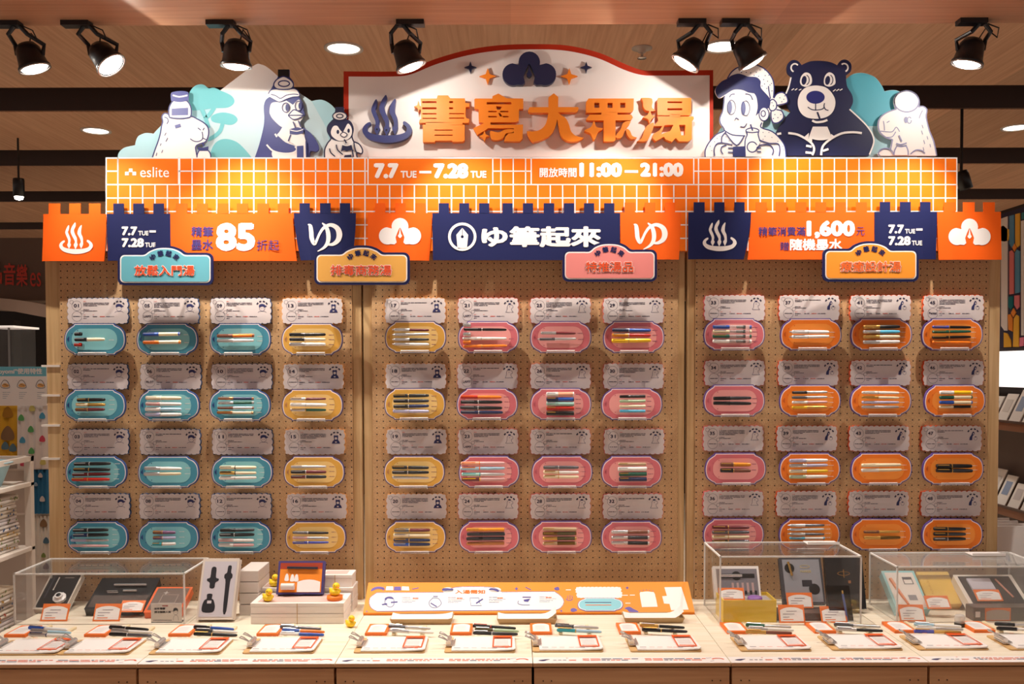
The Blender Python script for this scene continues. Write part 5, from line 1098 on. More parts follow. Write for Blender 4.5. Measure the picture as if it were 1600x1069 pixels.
def slab(name, label, cat, px, py, w, l, th, deg, body, rz=0.0, lift_=0.0, group=None, stand=True, z=ZT):
    """box lying on a slope; px,py: middle of its front bottom edge in the photo"""
    p = WT(px, py, z + lift_); t = thing(name, p, label, cat, group, rz)
    d = math.radians(deg); V = Vector((0, math.cos(d), math.sin(d))); N = Vector((0, -math.sin(d), math.cos(d)))
    mp = lambda P, dd: Vector((P[0], 0, 0)) + V*P[1] + N*(th - dd)
    MB().prism(rect(-w/2, 0, w/2, l), mp, th).build('box', body, t, local=True, bevel=.0015)
    if stand and deg > 8:
        yb2, zb = l*math.cos(d)*.8, l*math.sin(d)*.8
        MB().add([(-w*.3, yb2*.25, -lift_), (w*.3, yb2*.25, -lift_), (w*.3, yb2, -lift_), (-w*.3, yb2, -lift_), (-w*.3, yb2*.25, zb*.25-.001), (w*.3, yb2*.25, zb*.25-.001), (w*.3, yb2, zb-.001), (-w*.3, yb2, zb-.001)], [(0,3,2,1),(4,5,6,7),(0,1,5,4),(1,2,6,5),(2,3,7,6),(3,0,4,7)]).build('clear_stand', CLEAR, t, local=True)
    def face(nm, m, pts, e=.0008, par=None, th_=0.0, holes=()):
        return MB().prism(pts, lambda P, dd: mp(P, dd - e), th_, holes).build(nm, m, par or t, local=True)
    t_face = face; return t, face, mp
def price_card(px, py, label, w=.095, h=.062, deg=62, z=ZT):
    p = WT(px, py, z); t = thing('price_card', p, label, 'price card', 'orange-headed price cards')
    d = math.radians(deg); V = Vector((0, math.cos(d), math.sin(d))); N = Vector((0, -math.sin(d), math.cos(d))); mp = lambda P, dd: Vector((P[0]-w/2, 0, 0)) + V*P[1] + N*(.003 - dd)
    MB().prism(rect(0, 0, w, h), mp, .003).build('card', ORP, t, local=True)
    MB().prism(arch(w, h, .005, .70), lambda P, dd: mp(P, dd - .0006)).build('white_face', CARDB, t, local=True)
    g = MB(); l2 = lambda P, dd: mp(P, dd - .0012)
    for k, (a, b) in enumerate(((.3, .7), (.15, .6), (.15, .4))): g.prism(rect(w*a, h*(.62-.16*k), w*b, h*(.655-.16*k)), l2)
    g.build('printed_lines', mat('#9A8F98', .6), t, local=True)
    MB().prism(rect(w*.15, h*.16, w*.55, h*.2), l2).build('price_line', ORP, t, local=True)
    MB().add([(-w*.2, 0, 0), (w*.2, 0, 0), (w*.2, h*.75, 0), (-w*.2, h*.75, 0), (w*.2, h*math.cos(d)*.8, h*math.sin(d)*.8-.002), (-w*.2, h*math.cos(d)*.8, h*math.sin(d)*.8-.002)], [(0,3,2,1),(2,3,5,4),(0,1,4,5),(1,2,4),(0,5,3)]).build('clear_stand', CLEAR, t, local=True)
    return t
GREYC = mat('#8E8A8E', .5); LAVC = mat('#CFC6CC', .5); BLK = mat('#17171B', .35)
# left case
t, F, mp = slab('gift_box', 'black pen gift box with pale rim and ink bottle in the left case', 'gift box', 80, 958, .120, .175, .022, 34, mat('#CFC3B6', .4))
F('dark_insert', BLK, rrect(-.055, .006, .055, .169, .008), .001); F('pen_slot', mat('#3A3840', .3), rect(-.042, .05, -.036, .16), .0016); F('pen_slot', CHROME, rect(-.024, .09, -.019, .155), .0016)
o = MB().lathe([(0, 0), (0, .022), (.012, .024), (.014, .014), (.024, .014), (.024, 0)], mp((.022, .045), -.001), (0, -math.sin(math.radians(34)), math.cos(math.radians(34))), 10).build('ink_bottle', mat('#E6E2E2', .25), t, local=True)
MB().lathe([(.0245, 0), (.0245, .009), (.026, 0)], mp((.022, .045), -.001), (0, -math.sin(math.radians(34)), math.cos(math.radians(34))), 10).build('bottle_cap', BLK, o, local=True)
F('gold_lettering', mat('#8A7F7A', .4), rect(.0, .150, .035, .154), .0016)
t, F, mp = slab('pen_set_box', 'wide black box of silver pens lying open in the left case', 'gift box', 181, 962, .215, .175, .030, 26, BLK)
F('brown_insert', mat('#4A3C38', .6), rect(-.10, .008, .10, .075), .001)
for k, (y, x0, x1) in enumerate(((.128, -.045, .075), (.093, -.06, -.02), (.085, -.055, -.015), (.094, .0, .05))):
    MB().tube([mp((x0, y), -.006), mp((x1, y), -.006)], .005 if k in (0, 3) else .002, 8).build('silver_pen', CHROME, t, local=True)
t, F, mp = slab('orange_box', 'orange open box with smoky clear lid in the left case', 'gift box', 255, 966, .130, .145, .026, 24, mat('#E8662A', .5))
F('smoky_window', mat('#6E5F58', .3), rect(-.058, .012, .058, .138), .001); F('inner_print', mat('#9A8A80', .4), rect(-.03, .05, .03, .1), .0016, None, 0.0, [rect(-.027, .053, .027, .097)])
F('inner_print', mat('#B8ADA6', .4), star4(-.02, .11, .012), .0016)
p = WT(260, 975, ZT); t = thing('service_card', WT(260, 973.3, ZT), 'upright white service notice card with black-haired cartoon head', 'card')
w, h = .107, .068; lm = lambda P, d: Vector((P[0]-w/2, d, P[1]))
MB().prism(rect(0, .003, w, h), lm, .004).build('card', mat('#D9CFC9', .5), t, local=True); MB().box((-w/2, 0, 0), (w/2, .03, .003)).build('base', BLK, t, local=True)
text(MB(), '如有需要', (.012, .046, .05, .054), lambda P, d: lm(P, -.0006), .03, flip=False).build('notice_lettering', mat('#4A4048', .6), t, local=True)
text(MB(), '請洽服務人員', (.012, .034, .070, .042), lambda P, d: lm(P, -.0006), .03, flip=False).build('notice_lettering', mat('#4A4048', .6), t, local=True)
g = MB(); lmm = lambda P, d: lm(P, -.0006)
for x in range(12): g.prism(rect(.008+.0055*x, .008, .012+.0055*x, .0105), lmm)
g.prism(sm([(.078, .040), (.080, .050), (.087, .053), (.094, .049), (.095, .040), (.090, .044), (.083, .043)]), lmm); g.stroke(circ(.0868, .036, .0075, 14), .0008, lmm, True); g.stroke(sm([(.078, .008), (.08, .022), (.087, .027), (.094, .022), (.096, .008)], 4, False), .0008, lmm); g.prism(circ(.0845, .037, .0008, 6), lmm); g.prism(circ(.089, .037, .0008, 6), lmm)
g.build('printed_figure', mat('#2A2630', .6), t, local=True); MB().prism(rect(.04, .058, .06, .062), lmm).build('red_tab', mat('#B05048', .5), t, local=True)
price_card(84, 971, 'price card before the black box with the ink bottle'); price_card(166, 971, 'price card in the middle front of the left case')
price_card(204, 957, 'price card resting on the wide black pen box', .085, .05, 40, ZT + .02)
# grey die-cut gift box and the stack behind it
t, F, mp = slab('gift_box', 'upright silver-lilac gift box with black pen and ink cutouts beside the left case', 'gift box', 339, 970, .128, .215, .028, 66, mat('#D6C8BC', .5))
F('lilac_card', mat('#C3BCC4', .5), rect(-.058, .008, .058, .205), .001)
BK2 = mat('#232228', .45)
F('pen_print', BK2, sm([(-.006+x, y) for x, y in [(-.024,.110),(-.008,.110),(-.006,.128),(.004,.135),(.004,.143),(-.006,.148),(-.008,.182),(-.024,.182),(-.026,.148),(-.036,.143),(-.036,.135),(-.026,.128)]], 3), .0016)
F('pen_print', BK2, sm([(.026,.028),(.038,.028),(.040,.13),(.046,.145),(.046,.158),(.040,.165),(.040,.188),(.028,.188),(.026,.165),(.018,.158),(.018,.145),(.024,.13)], 3), .0016)
o = F('ink_print', BK2, sm([(-.045,.025),(-.010,.025),(-.004,.045),(-.012,.068),(-.018,.072),(-.018,.088),(-.036,.088),(-.036,.072),(-.044,.066),(-.050,.045)], 3), .0016)
F('ink_label', LAVC, rect(-.033, .055, -.018, .065), .0022, o)
for k in range(4):
    a = WT(386, 962, ZT)
    MBx = MB().box((a.x-.028, a.y, ZT + .041*k), (a.x+.042, a.y+.16, ZT + .041*k + .039)); o = MBx.build('boxed_set', mat('#D9CEC8', .5), None, bevel=.002)
    tag(o, '%s pale box of the stack behind the silver-lilac gift box' % ['lowest', 'second lowest', 'third lowest', 'topmost'][k], 'box', 'stacked pale boxes')
# white boxes with ducks
WB = mat('#EFE6E0', .5, name='white_carton')
def carton(x0, x1, y0, y1, z0, z1, label):
    t = thing('white_carton', ((x0+x1)/2, (y0+y1)/2, z0), label, 'box', 'white duck gift cartons')
    MB().box((x0, y0, z0), (x1, y1, z1-.012)).build('tray', WB, t, bevel=.001); MB().box((x0-.001, y0-.001, z1-.0115), (x1+.001, y1+.001, z1)).build('lid', WB, t, bevel=.001)
    MB().prism(rect(x0+.02, y0+.015, x1-.02, y1-.015), lambda P, d: Vector((P[0], P[1], z1+.0005))).build('lid_print', mat('#D9B8B0', .5), t)
    MB().box(((x0+x1)/2-.0012, y0-.0022, z0), ((x0+x1)/2+.0012, y0-.0012, z1)).build('cord', mat('#C9A878', .6), t)
    return t
a, b = WT(392, 975.5, ZT), WT(537, 975.5, ZT); y0 = a.y
carton(a.x, b.x, y0, y0+.15, ZT, ZT+.036, 'lower wide white carton under the open orange duck set'); carton(a.x, b.x, y0, y0+.15, ZT+.037, ZT+.073, 'upper wide white carton carrying two small ducks')
a2, b2 = WT(410, 950, ZT), WT(556, 950, ZT); 
carton(a2.x, b2.x, y0+.16, y0+.27, ZT, ZT+.045, 'lowest white carton of the rear stack at the duck set'); carton(a2.x, b2.x, y0+.16, y0+.27, ZT+.046, ZT+.09, 'middle white carton of the rear stack at the duck set')
carton(a2.x+.22, b2.x-.005, y0+.17, y0+.26, ZT+.091, ZT+.135, 'small white carton topping the rear stack right of the duck set')
zc = ZT + .073
t, F, mp = slab('duck_gift_set', 'open orange gift set with pen and purple rim on the white cartons', 'gift set', 470, 930, .165, .118, .022, 68, mat('#4A3E78', .5), 0, 0, None, True, zc)
F('orange_insert', mat('#F08A22', .5), rect(-.076, .006, .076, .112), .001); F('red_band', mat('#A83A1E', .5), rect(-.076, .090, .076, .112), .0014)
MB().tube([mp((-.05, .094), -.006), mp((.06, .092), -.006)], .0045, 8).build('set_pen', mat('#3A3A48', .3, .5), t, local=True)
g = MB(); 
for x, y in ((-.05, .06), (-.03, .058), (-.015, .058)): g.prism(sm([(mx*.007+x, my*.012+y) for mx, my in ((-1,-1),(1,-1),(.9,.2),(.4,1),(-.4,1),(-.9,.2))]), lambda P, dd: mp(P, dd - .0018))
g.build('white_figures', CARDB, t, local=True)
F('set_label', CARDB, arch(.085, .05, .0, .7) and [(p[0]-.012, p[1]+.006) for p in arch(.085, .052, .001, .72)], .0018)
MB().tube([mp((-.065, .025), -.012), mp((-.018, .025), -.012)], .012, 12).build('capsule', mat('#D9D2D0', .3), t, local=True)
YEL = mat('#F7CF1E', .4, name='duck_yellow')
def blob(mb, c, r, seg=14, ring=8):
    return mb.lathe([(-r[2]*math.cos(math.pi*k/ring), max(1e-4, math.sin(math.pi*k/ring))) for k in range(ring+1)], (0, 0, 0), (0, 0, 1), seg) if False else mb.add([Vector((c[0] + r[0]*math.sin(math.pi*i/ring)*math.cos(2*math.pi*j/seg), c[1] + r[1]*math.sin(math.pi*i/ring)*math.sin(2*math.pi*j/seg), c[2] + r[2]*math.cos(math.pi*i/ring))) for i in range(ring+1) for j in range(seg)], [(i*seg+j, (i+1)*seg+j, (i+1)*seg+(j+1) % seg, i*seg+(j+1) % seg) for i in range(ring) for j in range(seg)])
def duck(p, s, label, base=False, rz=0.0):
    t = thing('rubber_duck', p, label, 'rubber duck', 'yellow rubber ducks', rz); z = 0
    if base:
        MB().lathe([(0, 0), (0, s*1.15), (s*.25, s*1.3), (s*.7, s*1.25), (s*.7, 0)], (0, 0, 0), (0, 0, 1), 20).build('orange_tub', mat('#F2801E', .45), t, local=True, smooth=True); z = s*.62
    mb = MB(); blob(mb, (0, 0, s*.62+z), (s, s*.78, s*.62)); mb.tube([(s*-.6, 0, s*.75+z), (s*-1.0, 0, s*1.0+z), (s*-1.15, 0, s*1.2+z)], [s*.4, s*.25, s*.05], 8)
    b_ = mb.build('body', YEL, t, local=True, smooth=True)
    blob(MB(), (s*.32, 0, s*1.62+z), (s*.6, s*.58, s*.58)).build('head', YEL, t, local=True, smooth=True)
    blob(MB(), (s*.85, -s*.25, s*1.5+z), (s*.28, s*.22, s*.10)).build('beak', mat('#F07A1E', .4), t, local=True, smooth=True)
    for k in (-1, 1): blob(MB(), (s*.2, k*s*.72, s*.72+z), (s*.5, s*.14, s*.3), 10, 6).build('wing', YEL, t, local=True, smooth=True)
    for y in (-.5,): blob(MB(), (s*.42, s*y, s*1.78+z), (s*.09, s*.06, s*.1), 8, 6).build('eye', BLACK, t, local=True)
    return t
duck(WT(547.5, 980, ZT) , .019, 'yellow rubber duck standing alone on the counter', rz=-.6)
duck(Vector((WT(418, 940, zc).x, y0+.03, zc)), .021, 'yellow rubber duck on the left corner of the white carton', rz=-.6)
duck(Vector((WT(521, 940, zc).x, y0+.05, zc)), .022, 'yellow rubber duck seated in an orange tub on the carton', True, -.6)
duck(Vector((a2.x+.055, y0+.185, ZT+.09)), .021, 'yellow rubber duck on the rear carton left of the orange set', rz=-.6)
duck(WT(1318, 964, ZT), .028, 'yellow rubber duck half hidden inside the tall acrylic case', rz=.4)
# tall right case
_, x0, x1, y0, y1, ztop = caseA
p0, p1 = WT(1127, 973.5, ZT), WT(1214, 973.5, ZT); py_ = p0.y + .004
t = thing('yellow_box', ((p0.x+p1.x)/2, py_, ZT), 'bright yellow open box with grey lining in the tall case', 'gift box')
bx0, bx1, bh, bd = p0.x+.008, p1.x, .078, .125; YB = mat('#E8C22C', .45, name='yellow_carton')
for nm, p, q in (('front_wall', (bx0, py_, ZT), (bx1, py_+.004, ZT+bh)), ('back_wall', (bx0, py_+bd-.004, ZT), (bx1, py_+bd, ZT+bh)), ('side_wall', (bx0, py_+.004, ZT), (bx0+.004, py_+bd-.004, ZT+bh)), ('side_wall', (bx1-.004, py_+.004, ZT), (bx1, py_+bd-.004, ZT+bh))):
    MB().box(p, q).build(nm, YB, t)
MB().box((bx0+.004, py_+.004, ZT), (bx1-.004, py_+bd-.004, ZT+bh-.012)).build('grey_lining', mat('#A39A9C', .6), t)
MB().lathe([(0, .026), (.008, .026), (.012, .02), (.012, 0)], (bx0+.125, py_+.06, ZT+bh-.012), (0, 0, 1), 18).build('purple_coil', mat('#8A5AA8', .4), t, smooth=True)
t, F, mp = slab('pen_set_box', 'white-rimmed grey pen set with small cartridges behind the yellow box', 'gift box', 1153, 940, .165, .115, .022, 64, mat('#E9E2DF', .5), 0, 0, None, True, ZT+.045)
t.location.y = py_ + bd + .006; t.location.z = ZT + .05
F('grey_insert', mat('#77727A', .5), rect(-.072, .006, .076, .106), .001); F('pen_slot', BLK, rect(-.062, .072, .066, .088), .0016)
MB().tube([mp((-.06, .08), -.004), mp((.02, .08), -.004)], .005, 8).build('silver_pen', CHROME, t, local=True)
F('dark_disc', BLK, circ(.0, .08, .017, 16), .0014)
for k in range(5): F('cartridge', mat('#B89A98', .4), rect(-.02+.018*k, .02, -.012+.018*k, .055), .0016); F('cartridge_slot', BLK, rect(-.011+.018*k, .012, -.003+.018*k, .026), .0016)
t, F, mp = slab('gift_box', 'grey flocked gift tray with gold lettering standing in the tall case', 'gift box', 1234, 934, .150, .165, .02, 66, mat('#3A383E', .5), 0, 0, None, True, ZT+.02)
t.location.y = y0 + .135; t.location.z = ZT + .035; gt = t.location.copy()
F('grey_insert', mat('#8C8C94', .6), rect(-.066, .006, .068, .160), .001); F('dark_disc', BLK, circ(-.042, .128, .018, 16), .0016); F('dark_disc', BLK, circ(.04, .052, .02, 16), .0016); F('dark_slot', mat('#26242E', .4), rect(-.002, .062, .034, .085), .0016)
MB().tube([mp((-.046, .15), -.006), mp((-.036, .10), -.006)], .0045, 8).build('nib', GOLD, t, local=True)
text(MB(), 'PARKER', (-.004, .112, .036, .120), lambda P, d: mp(P, d-.0018), .02, flip=False).build('gold_lettering', mat('#CDBB8A', .4, .4), t, local=True)
F('gold_emblem', mat('#CDBB8A', .4, .4), circ(.014, .134, .018, 20, .006), .0018, None, 0.0, [circ(.014, .134, .016, 20, .0042)])
t, F, mp = slab('gift_box', 'black upright gift box with gold oval emblem in the tall case', 'gift box', 1290, 930, .135, .185, .024, 74, mat('#1A191C', .4), 0, 0, None, True, ZT+.01)
t.location.y = y0 + .165; t.location.z = ZT + .012
F('gold_emblem', GOLD, circ(-.004, .125, .023, 24, .008), .001, None, 0.0, [circ(-.004, .125, .020, 24, .006)]); F('gold_arrow', GOLD, rect(-.006, .110, -.002, .140), .0012); F('gold_mark', mat('#C98A58', .4, .5), rect(.01, .09, .02, .10), .001)
o = MB().box((WT(1205, 968, ZT).x, y0+.045, ZT), (WT(1300, 968, ZT).x, y0+.13, ZT+.028)).build('flat_box', mat('#4A3630', .45), None, bevel=.002); tag(o, 'flat dark brown box lying behind the price cards in the tall case', 'box')
p = Vector((WT(1290, 950, ZT).x, y0+.05, ZT)); t = thing('clear_pen_stand', p, 'clear upright pen stand holding a slim blue pen in the tall case', 'pen stand')
t.location.y = y0 + .034
MB().add([(-.045,0,0),(.035,0,0),(.035,.004,0),(-.045,.004,0),(-.06,.006,.125),(.02,.006,.125),(.02,.010,.125),(-.06,.010,.125)], [(0,3,2,1),(4,5,6,7),(0,1,5,4),(1,2,6,5),(2,3,7,6),(3,0,4,7)]).build('clear_panel', clear_mat('smoky_acrylic', '#8A8488', 1.0), t, local=True)
MB().box((-.045, -.008, 0), (.035, .012, .003)).build('base', EDGE, t, local=True)
MB().tube([(.012, -.005, .004), (.002, -.004, .06), (-.006, -.003, .10)], [.003, .004, .0035], 8).build('blue_pen', mat('#5A6AA8', .35), t, local=True); MB().tube([(-.006, -.003, .10), (-.008, -.003, .112)], .0038, 8).build('gold_tip', GOLD, t, local=True)
price_card(1238, 973.5, 'price card between the yellow box and the clear pen stand', .09, .062, 68); price_card(1304, 973.5, 'price card at the right front corner of the tall case', .09, .058, 62)
o = price_card(1133, 945, 'price card leaning on the rim of the yellow box', .09, .045, 58, ZT+bh); o.location = (bx0+.042, py_+.05, ZT+bh-.012)
o = price_card(1229, 925, 'price card propped against the grey gift tray', .092, .055, 66, ZT); o.location = (gt.x-.02, gt.y-.03, ZT + .03)
# white paper tray lying on the tall case and on the right case
for (xa, xb, z_, yy, lb) in ((1262, 1312, ztop, -.155, 'thin white tray lying on top of the tall acrylic case'), (1520, 1572, caseB[5], -.16, 'thin white tray lying on top of the right acrylic case')):
    a, b = W(xa, 850, yy), W(xb, 850, yy)
    t = thing('thin_tray', ((a.x+b.x)/2, yy, z_+.002), lb, 'tray', 'white trays on the cases')
    MB().box((a.x, yy, z_+.002), (b.x, yy+.06, z_+.006)).build('plate', CARDB, t, bevel=.001); MB().box((a.x, yy, z_+.006), (b.x, yy+.003, z_+.012)).build('lip', CARDB, t)
# right case
_, x0, x1, y0, y1, ztop = caseB
t, F, mp = slab('gift_box', 'pale teal box with cream insert and orange pen in the right case', 'gift box', 1428, 962, .118, .18, .034, 36, mat('#8FCBD0', .5))
t.location.x = WT(1430, 966, ZT).x
F('cream_insert', mat('#E6DCD4', .5), rect(-.052, .008, .052, .172), .001); MB().tube([mp((-.012, .02), -.004), mp((-.03, .09), -.004), mp((-.04, .14), -.004)], [.004, .006, .006], 8).build('orange_pen', mat('#D8763A', .4), t, local=True)
F('card_window', mat('#5E5A60', .5), rect(.005, .115, .04, .15), .0016, None, 0.0, [rect(.008, .118, .037, .138)]); F('card_window', mat('#8A868C', .5), rect(.0, .04, .03, .065), .0016)
t, F, mp = slab('kraft_box', 'mustard yellow notebook box between teal and white boxes', 'box', 1474, 952, .118, .15, .03, 38, mat('#E0B44E', .55))
F('cover', mat('#E6BC58', .55), rect(-.056, .003, .056, .147), .0006); g = MB()
for k in range(9): g.prism(rect(-.035+.003*(k % 2), .045+.009*k, -.028, .049+.009*k), lambda P, dd: mp(P, dd-.0012))
g.build('cover_print', mat('#C69A40', .5), t, local=True)
t, F, mp = slab('notebook_set', 'white box with black insert, grey notebook and slim pen', 'gift set', 1553, 955, .215, .17, .035, 30, mat('#E8DFD4', .5))
t.location.x = WT(1556, 958, ZT).x; t.location.y = y0 + .10
F('black_insert', mat('#2B2A2E', .6), rect(-.095, .012, .095, .162), .001); F('notebook', mat('#C9C4D0', .5), rect(-.07, .03, .015, .145), .007, None, .006); F('notebook_band', mat('#A9A4B4', .5), rect(-.07, .085, .015, .089), .0076)
MB().tube([mp((.035, .14), -.006), mp((.06, .045), -.006)], .0035, 8).build('slim_pen', mat('#C88A78', .3, .6), t, local=True)
p = WT(1560, 971.5, ZT); t = thing('label_box', p, 'small dark clear box with an orange framed label at right', 'box')
MB().box((-.085, 0, 0), (.13, .06, .048)).build('box', mat('#4E4440', .3), t, local=True, bevel=.002); MB().box((-.078, -.0012, .014), (-.062, -.0002, .034)).build('white_tag', CARDB, t, local=True)
MB().box((-.045, -.0012, .002), (.045, -.0002, .047)).build('orange_label', ORP, t, local=True); MB().prism([(x-.045, z) for x, z in arch(.09, .047, .004, .7)], lambda P, d: Vector((P[0], -.0018, P[1]+.001))).build('label_face', mat('#B9A8A0', .5), t, local=True)
t.location.y = y0 + .012
o = price_card(1425, 970.5, 'price card at the foot of the pale teal box', .09, .06, 60); o.location.y = y0 + .01
o = price_card(1468, 957, 'price card standing on the mustard box', .085, .052, 46, ZT+.02); o.location.z = ZT + .032
o = price_card(1532, 955, 'price card leaning on the grey notebook', .092, .05, 40, ZT + .03); o.location = (WT(1532, 950, ZT).x - .02, y0 + .085, ZT + .052)
p = WT(1499.5, 979, ZT); t = thing('ink_jar', p, 'little clear ink jar with dark base on the counter at right', 'ink jar')
MB().lathe([(0, 0), (0, .017), (.010, .018), (.014, .016)], (0, 0, 0), (0, 0, 1), 18).build('dark_base', mat('#3A342E', .4), t, local=True, smooth=True)
MB().lathe([(.012, .016), (.036, .017), (.040, .014), (.040, 0)], (0, 0, 0), (0, 0, 1), 18).build('clear_body', clear_mat('jar_clear', '#F0ECE8', 1.2, haze=.35), t, local=True, smooth=True)
# ------------------------------------------------------------------ left background: towel cart, hanging towels, poster
CART = mat('#E6DAD0', .5, name='cart_cream')
cx0, cx1, cy0, cy1 = -2.36, -1.935, -.30, .215
t = thing('towel_cart', ((cx0+cx1)/2, (cy0+cy1)/2, 0), 'cream metal trolley holding folded towels left of the counter', 'trolley')
for x in (cx0, cx1-.028):
    for y in (cy0, cy1-.028): MB().box((x, y, 0), (x+.028, y+.028, 1.29)).build('post', CART, t, bevel=.003)
for z in (1.187, .927, .62, .30): MB().box((cx0, cy0, z-.018), (cx1, cy1, z)).build('shelf', CART, t, bevel=.003)
for z in (1.29,):
    MB().box((cx0, cy0, z-.02), (cx0+.02, cy1, z)).build('rail', CART, t); MB().box((cx1-.02, cy0, z-.02), (cx1, cy1, z)).build('rail', CART, t); MB().box((cx0, cy1-.02, z-.02), (cx1, cy1, z)).build('rail', CART, t)
rr = random.Random(3); TC = ['#E9E2DC', '#DAD0C8', '#E8D9C4', '#CFC4BE', '#E4DDE0', '#D2C4B4']; ti = 0
for (yy, z0, n, lab) in ((.055, .927, 8, 'near the rear post'), (-.165, .927, 7, 'at the front of the shelf'), (.02, .62, 6, 'on the lower shelf')):
    z = z0
    for k in range(n):
        h = .024 + rr.random()*.004; dx, dy = rr.uniform(-.012, .006), rr.uniform(-.008, .008)
        tt = thing('folded_towel', (-2.06+dx, yy+dy, z+.0005), 'folded pale towel, %s up in the trolley stack %s' % (NTH[k], lab), 'towel', 'folded towels on the trolley')
        q = [(-.10, -.085), (.10, -.085), (.10, .085), (-.10, .085)]; m_ = mat(TC[ti % 6], .9); ti += 1
        g = MB().box((-.10, -.088, 0), (.10, .088, h*.48)).build('lower_fold', m_, tt, local=True, bevel=.006)
        MB().box((-.10, -.088, h*.5), (.097, .088, h)).build('upper_fold', m_, tt, local=True, bevel=.006)
        mb = MB(); lmx = lambda P, d: Vector((.1006, P[0], P[1]))
        for q in range(5): mb.prism(circ(rr.uniform(-.075, .075), h*rr.uniform(.2, .8), .005, 6), lmx)
        tag(mb.build('printed_motif', mat(rr.choice(['#B8503A', '#3E5A8A', '#7A8A4A', '#C89A3A']), .8), tt, local=True), kind='stuff'); z += h + .001
p = Vector((-2.06, .02, 1.187)); t = thing('wash_basin', p, 'pale blue plastic basin on top of the towel trolley', 'basin')
MB().lathe([(0, 0), (0, .085), (.09, .12), (.092, .13), (.096, .13), (.094, .116), (.006, .08), (.006, 0)], (0, 0, 0), (0, 0, 1), 28).build('bowl', mat('#A9D6E6', .35), t, local=True, smooth=True)
YR = .55
t = thing('poster_board', W(20, 632, YR), 'white poster with light blue header hung over the towels at left', 'poster')
MB().prism(rect(-60, 573, 72.5, 634), wall(YR), .006).build('board', CARDB, t); MB().prism(rect(-60, 573, 72.5, 588), wall(YR-.0006)).build('header_band', mat('#6FC0D6', .5), t)
text(MB(), 'oyomi”使用特性', (-2, 575.5, 66, 586), wall(YR-.0014), .035).build('header_lettering', CARDB, t)
g = MB(); w_ = wall(YR-.0012)
for cx in (8, 34, 63): g.stroke(sm([(cx-7, 604), (cx-4, 596), (cx, 594), (cx+4, 597), (cx+7, 605), (cx, 607)]), .7, w_, True); g.stroke([(cx-3, 600), (cx+4, 603)], .6, w_)
g.build('sketches', mat('#4A4048', .6), t)
g = MB()
for cx in (8, 34, 63): g.prism(sm([(cx-5, 602), (cx, 599), (cx+6, 602), (cx+4, 605), (cx-3, 605)]), wall(YR-.0009))
g.build('sketch_fills', mat('#E0A860', .6), t)
g = MB()
for cx in (4, 30, 58):
    for k in range(4): dashes(g, w_, cx, 613+3*k, 12-2*k, .7, cx+k)
g.build('small_print', mat('#A8B4C0', .6), t)
rk = thing('towel_rack', (W(20, 700, YR).x, YR+.06, 0), 'slim rack carrying the hanging patterned towels at left', 'rack')
za = W(20, 632, YR).z
xa, xb = W(-60, 640, YR).x, W(78, 640, YR).x
for x in (xa, xb-.02): MB().box((x, YR+.05, 0), (x+.02, YR+.07, za+.30)).build('upright', CART, rk)
for z in (za-.005, W(20, 735, YR).z, W(20, 806, YR).z): MB().tube([(xa, YR+.045, z), (xb, YR+.045, z)], .006, 8).build('bar', CART, rk)
MB().box((xa, YR+.046, 0), (xb, YR+.05, za-.02)).build('back_panel', mat('#CDBFB4', .8), rk)
def hang(x0, x1, y0, y1, col, label, motifs, mc, Y):
    t = thing('hanging_towel', W((x0+x1)/2, y1, Y), label, 'towel', 'hanging patterned towels'); n = 18; vs = []
    for j, y in enumerate((y0, y1)):
        for k in range(n+1):
            p = W(x0 + (x1-x0)*k/n, y, Y); p.y += .006*math.sin(k*1.5); vs.append(p)
    g = MB().add(vs + [v + Vector((0, .004, 0)) for v in vs], [(k, k+1, n+2+k, n+1+k) for k in range(n)] + [(2*n+2+k, 3*n+3+k, 3*n+4+k, 2*n+3+k) for k in range(n)] + [(k, 2*n+2+k, 2*n+3+k, k+1) for k in range(n)]); g.build('cloth', mat(col, .9), t, smooth=True)
    for i, (x, y, r, c) in enumerate(motifs):
        mb = MB().prism(sm([(x-r, y+r), (x-r, y-r*.3), (x, y-r*1.4), (x+r, y-r*.3), (x+r, y+r)]), wall(Y-.0075)); mb.build('printed_motif', mat(c, .8), t)
GR, BL_, PK, YL = '#5FAE6A', '#4FA0C8', '#D8506A', '#D8CE7A'
hang(-40, 27, 631, 724, '#DDA92E', 'mustard yellow towel with dark animal print hanging at left', [(12, 645, 7, '#A8761E'), (12, 678, 9, '#8A6A4A'), (8, 697, 5, '#5A7A8A'), (20, 700, 5, '#5A7A8A')], None, YR+.02)
hang(27, 74, 631, 733, '#ECE4E0', 'white towel with coloured ice-lolly print under the poster', [(33, 653, 4, GR), (66, 650, 4, BL_), (48, 671, 4, GR), (35, 688, 4, BL_), (66, 686, 4, PK), (49, 705, 4, GR), (36, 724, 4, PK), (67, 722, 4, YL), (50, 638, 4, YL)], None, YR+.015)
hang(50, 76, 734, 803, '#2E6E96', 'deep blue towel with pale dots below the white towel', [(63, 743, 3, '#C8C0C0'), (56, 757, 2.5, '#8AA8C0'), (66, 780, 3.5, '#C8C0C0')], None, YR+.02)
hang(54, 80, 806, 900, '#DCD0C2', 'off-white towel with dark sketches lowest on the rack', [(68, 818, 5, '#8A6A4A'), (72, 845, 4, '#4A6A80'), (68, 868, 3, '#7A8A4A'), (72, 885, 4, '#8A5A4A')], None, YR+.025)
t = thing('glass_showcase', W(8, 600, 2.3), 'tall dim glass showcase with a lit top edge far left', 'showcase')
a, b = W(-30, 512, 2.3), W(20, 640, 2.3)
MB().box((a.x, 2.3, 0), (b.x, 2.6, a.z)).build('glass_body', clear_mat('dark_glass', '#B8B4B4', 1.0, haze=.06), t); MB().box((a.x, 2.29, a.z), (b.x+.02, 2.61, a.z+.012)).build('lit_top', mat('#FFF4E8', .4, emit=.6), t)
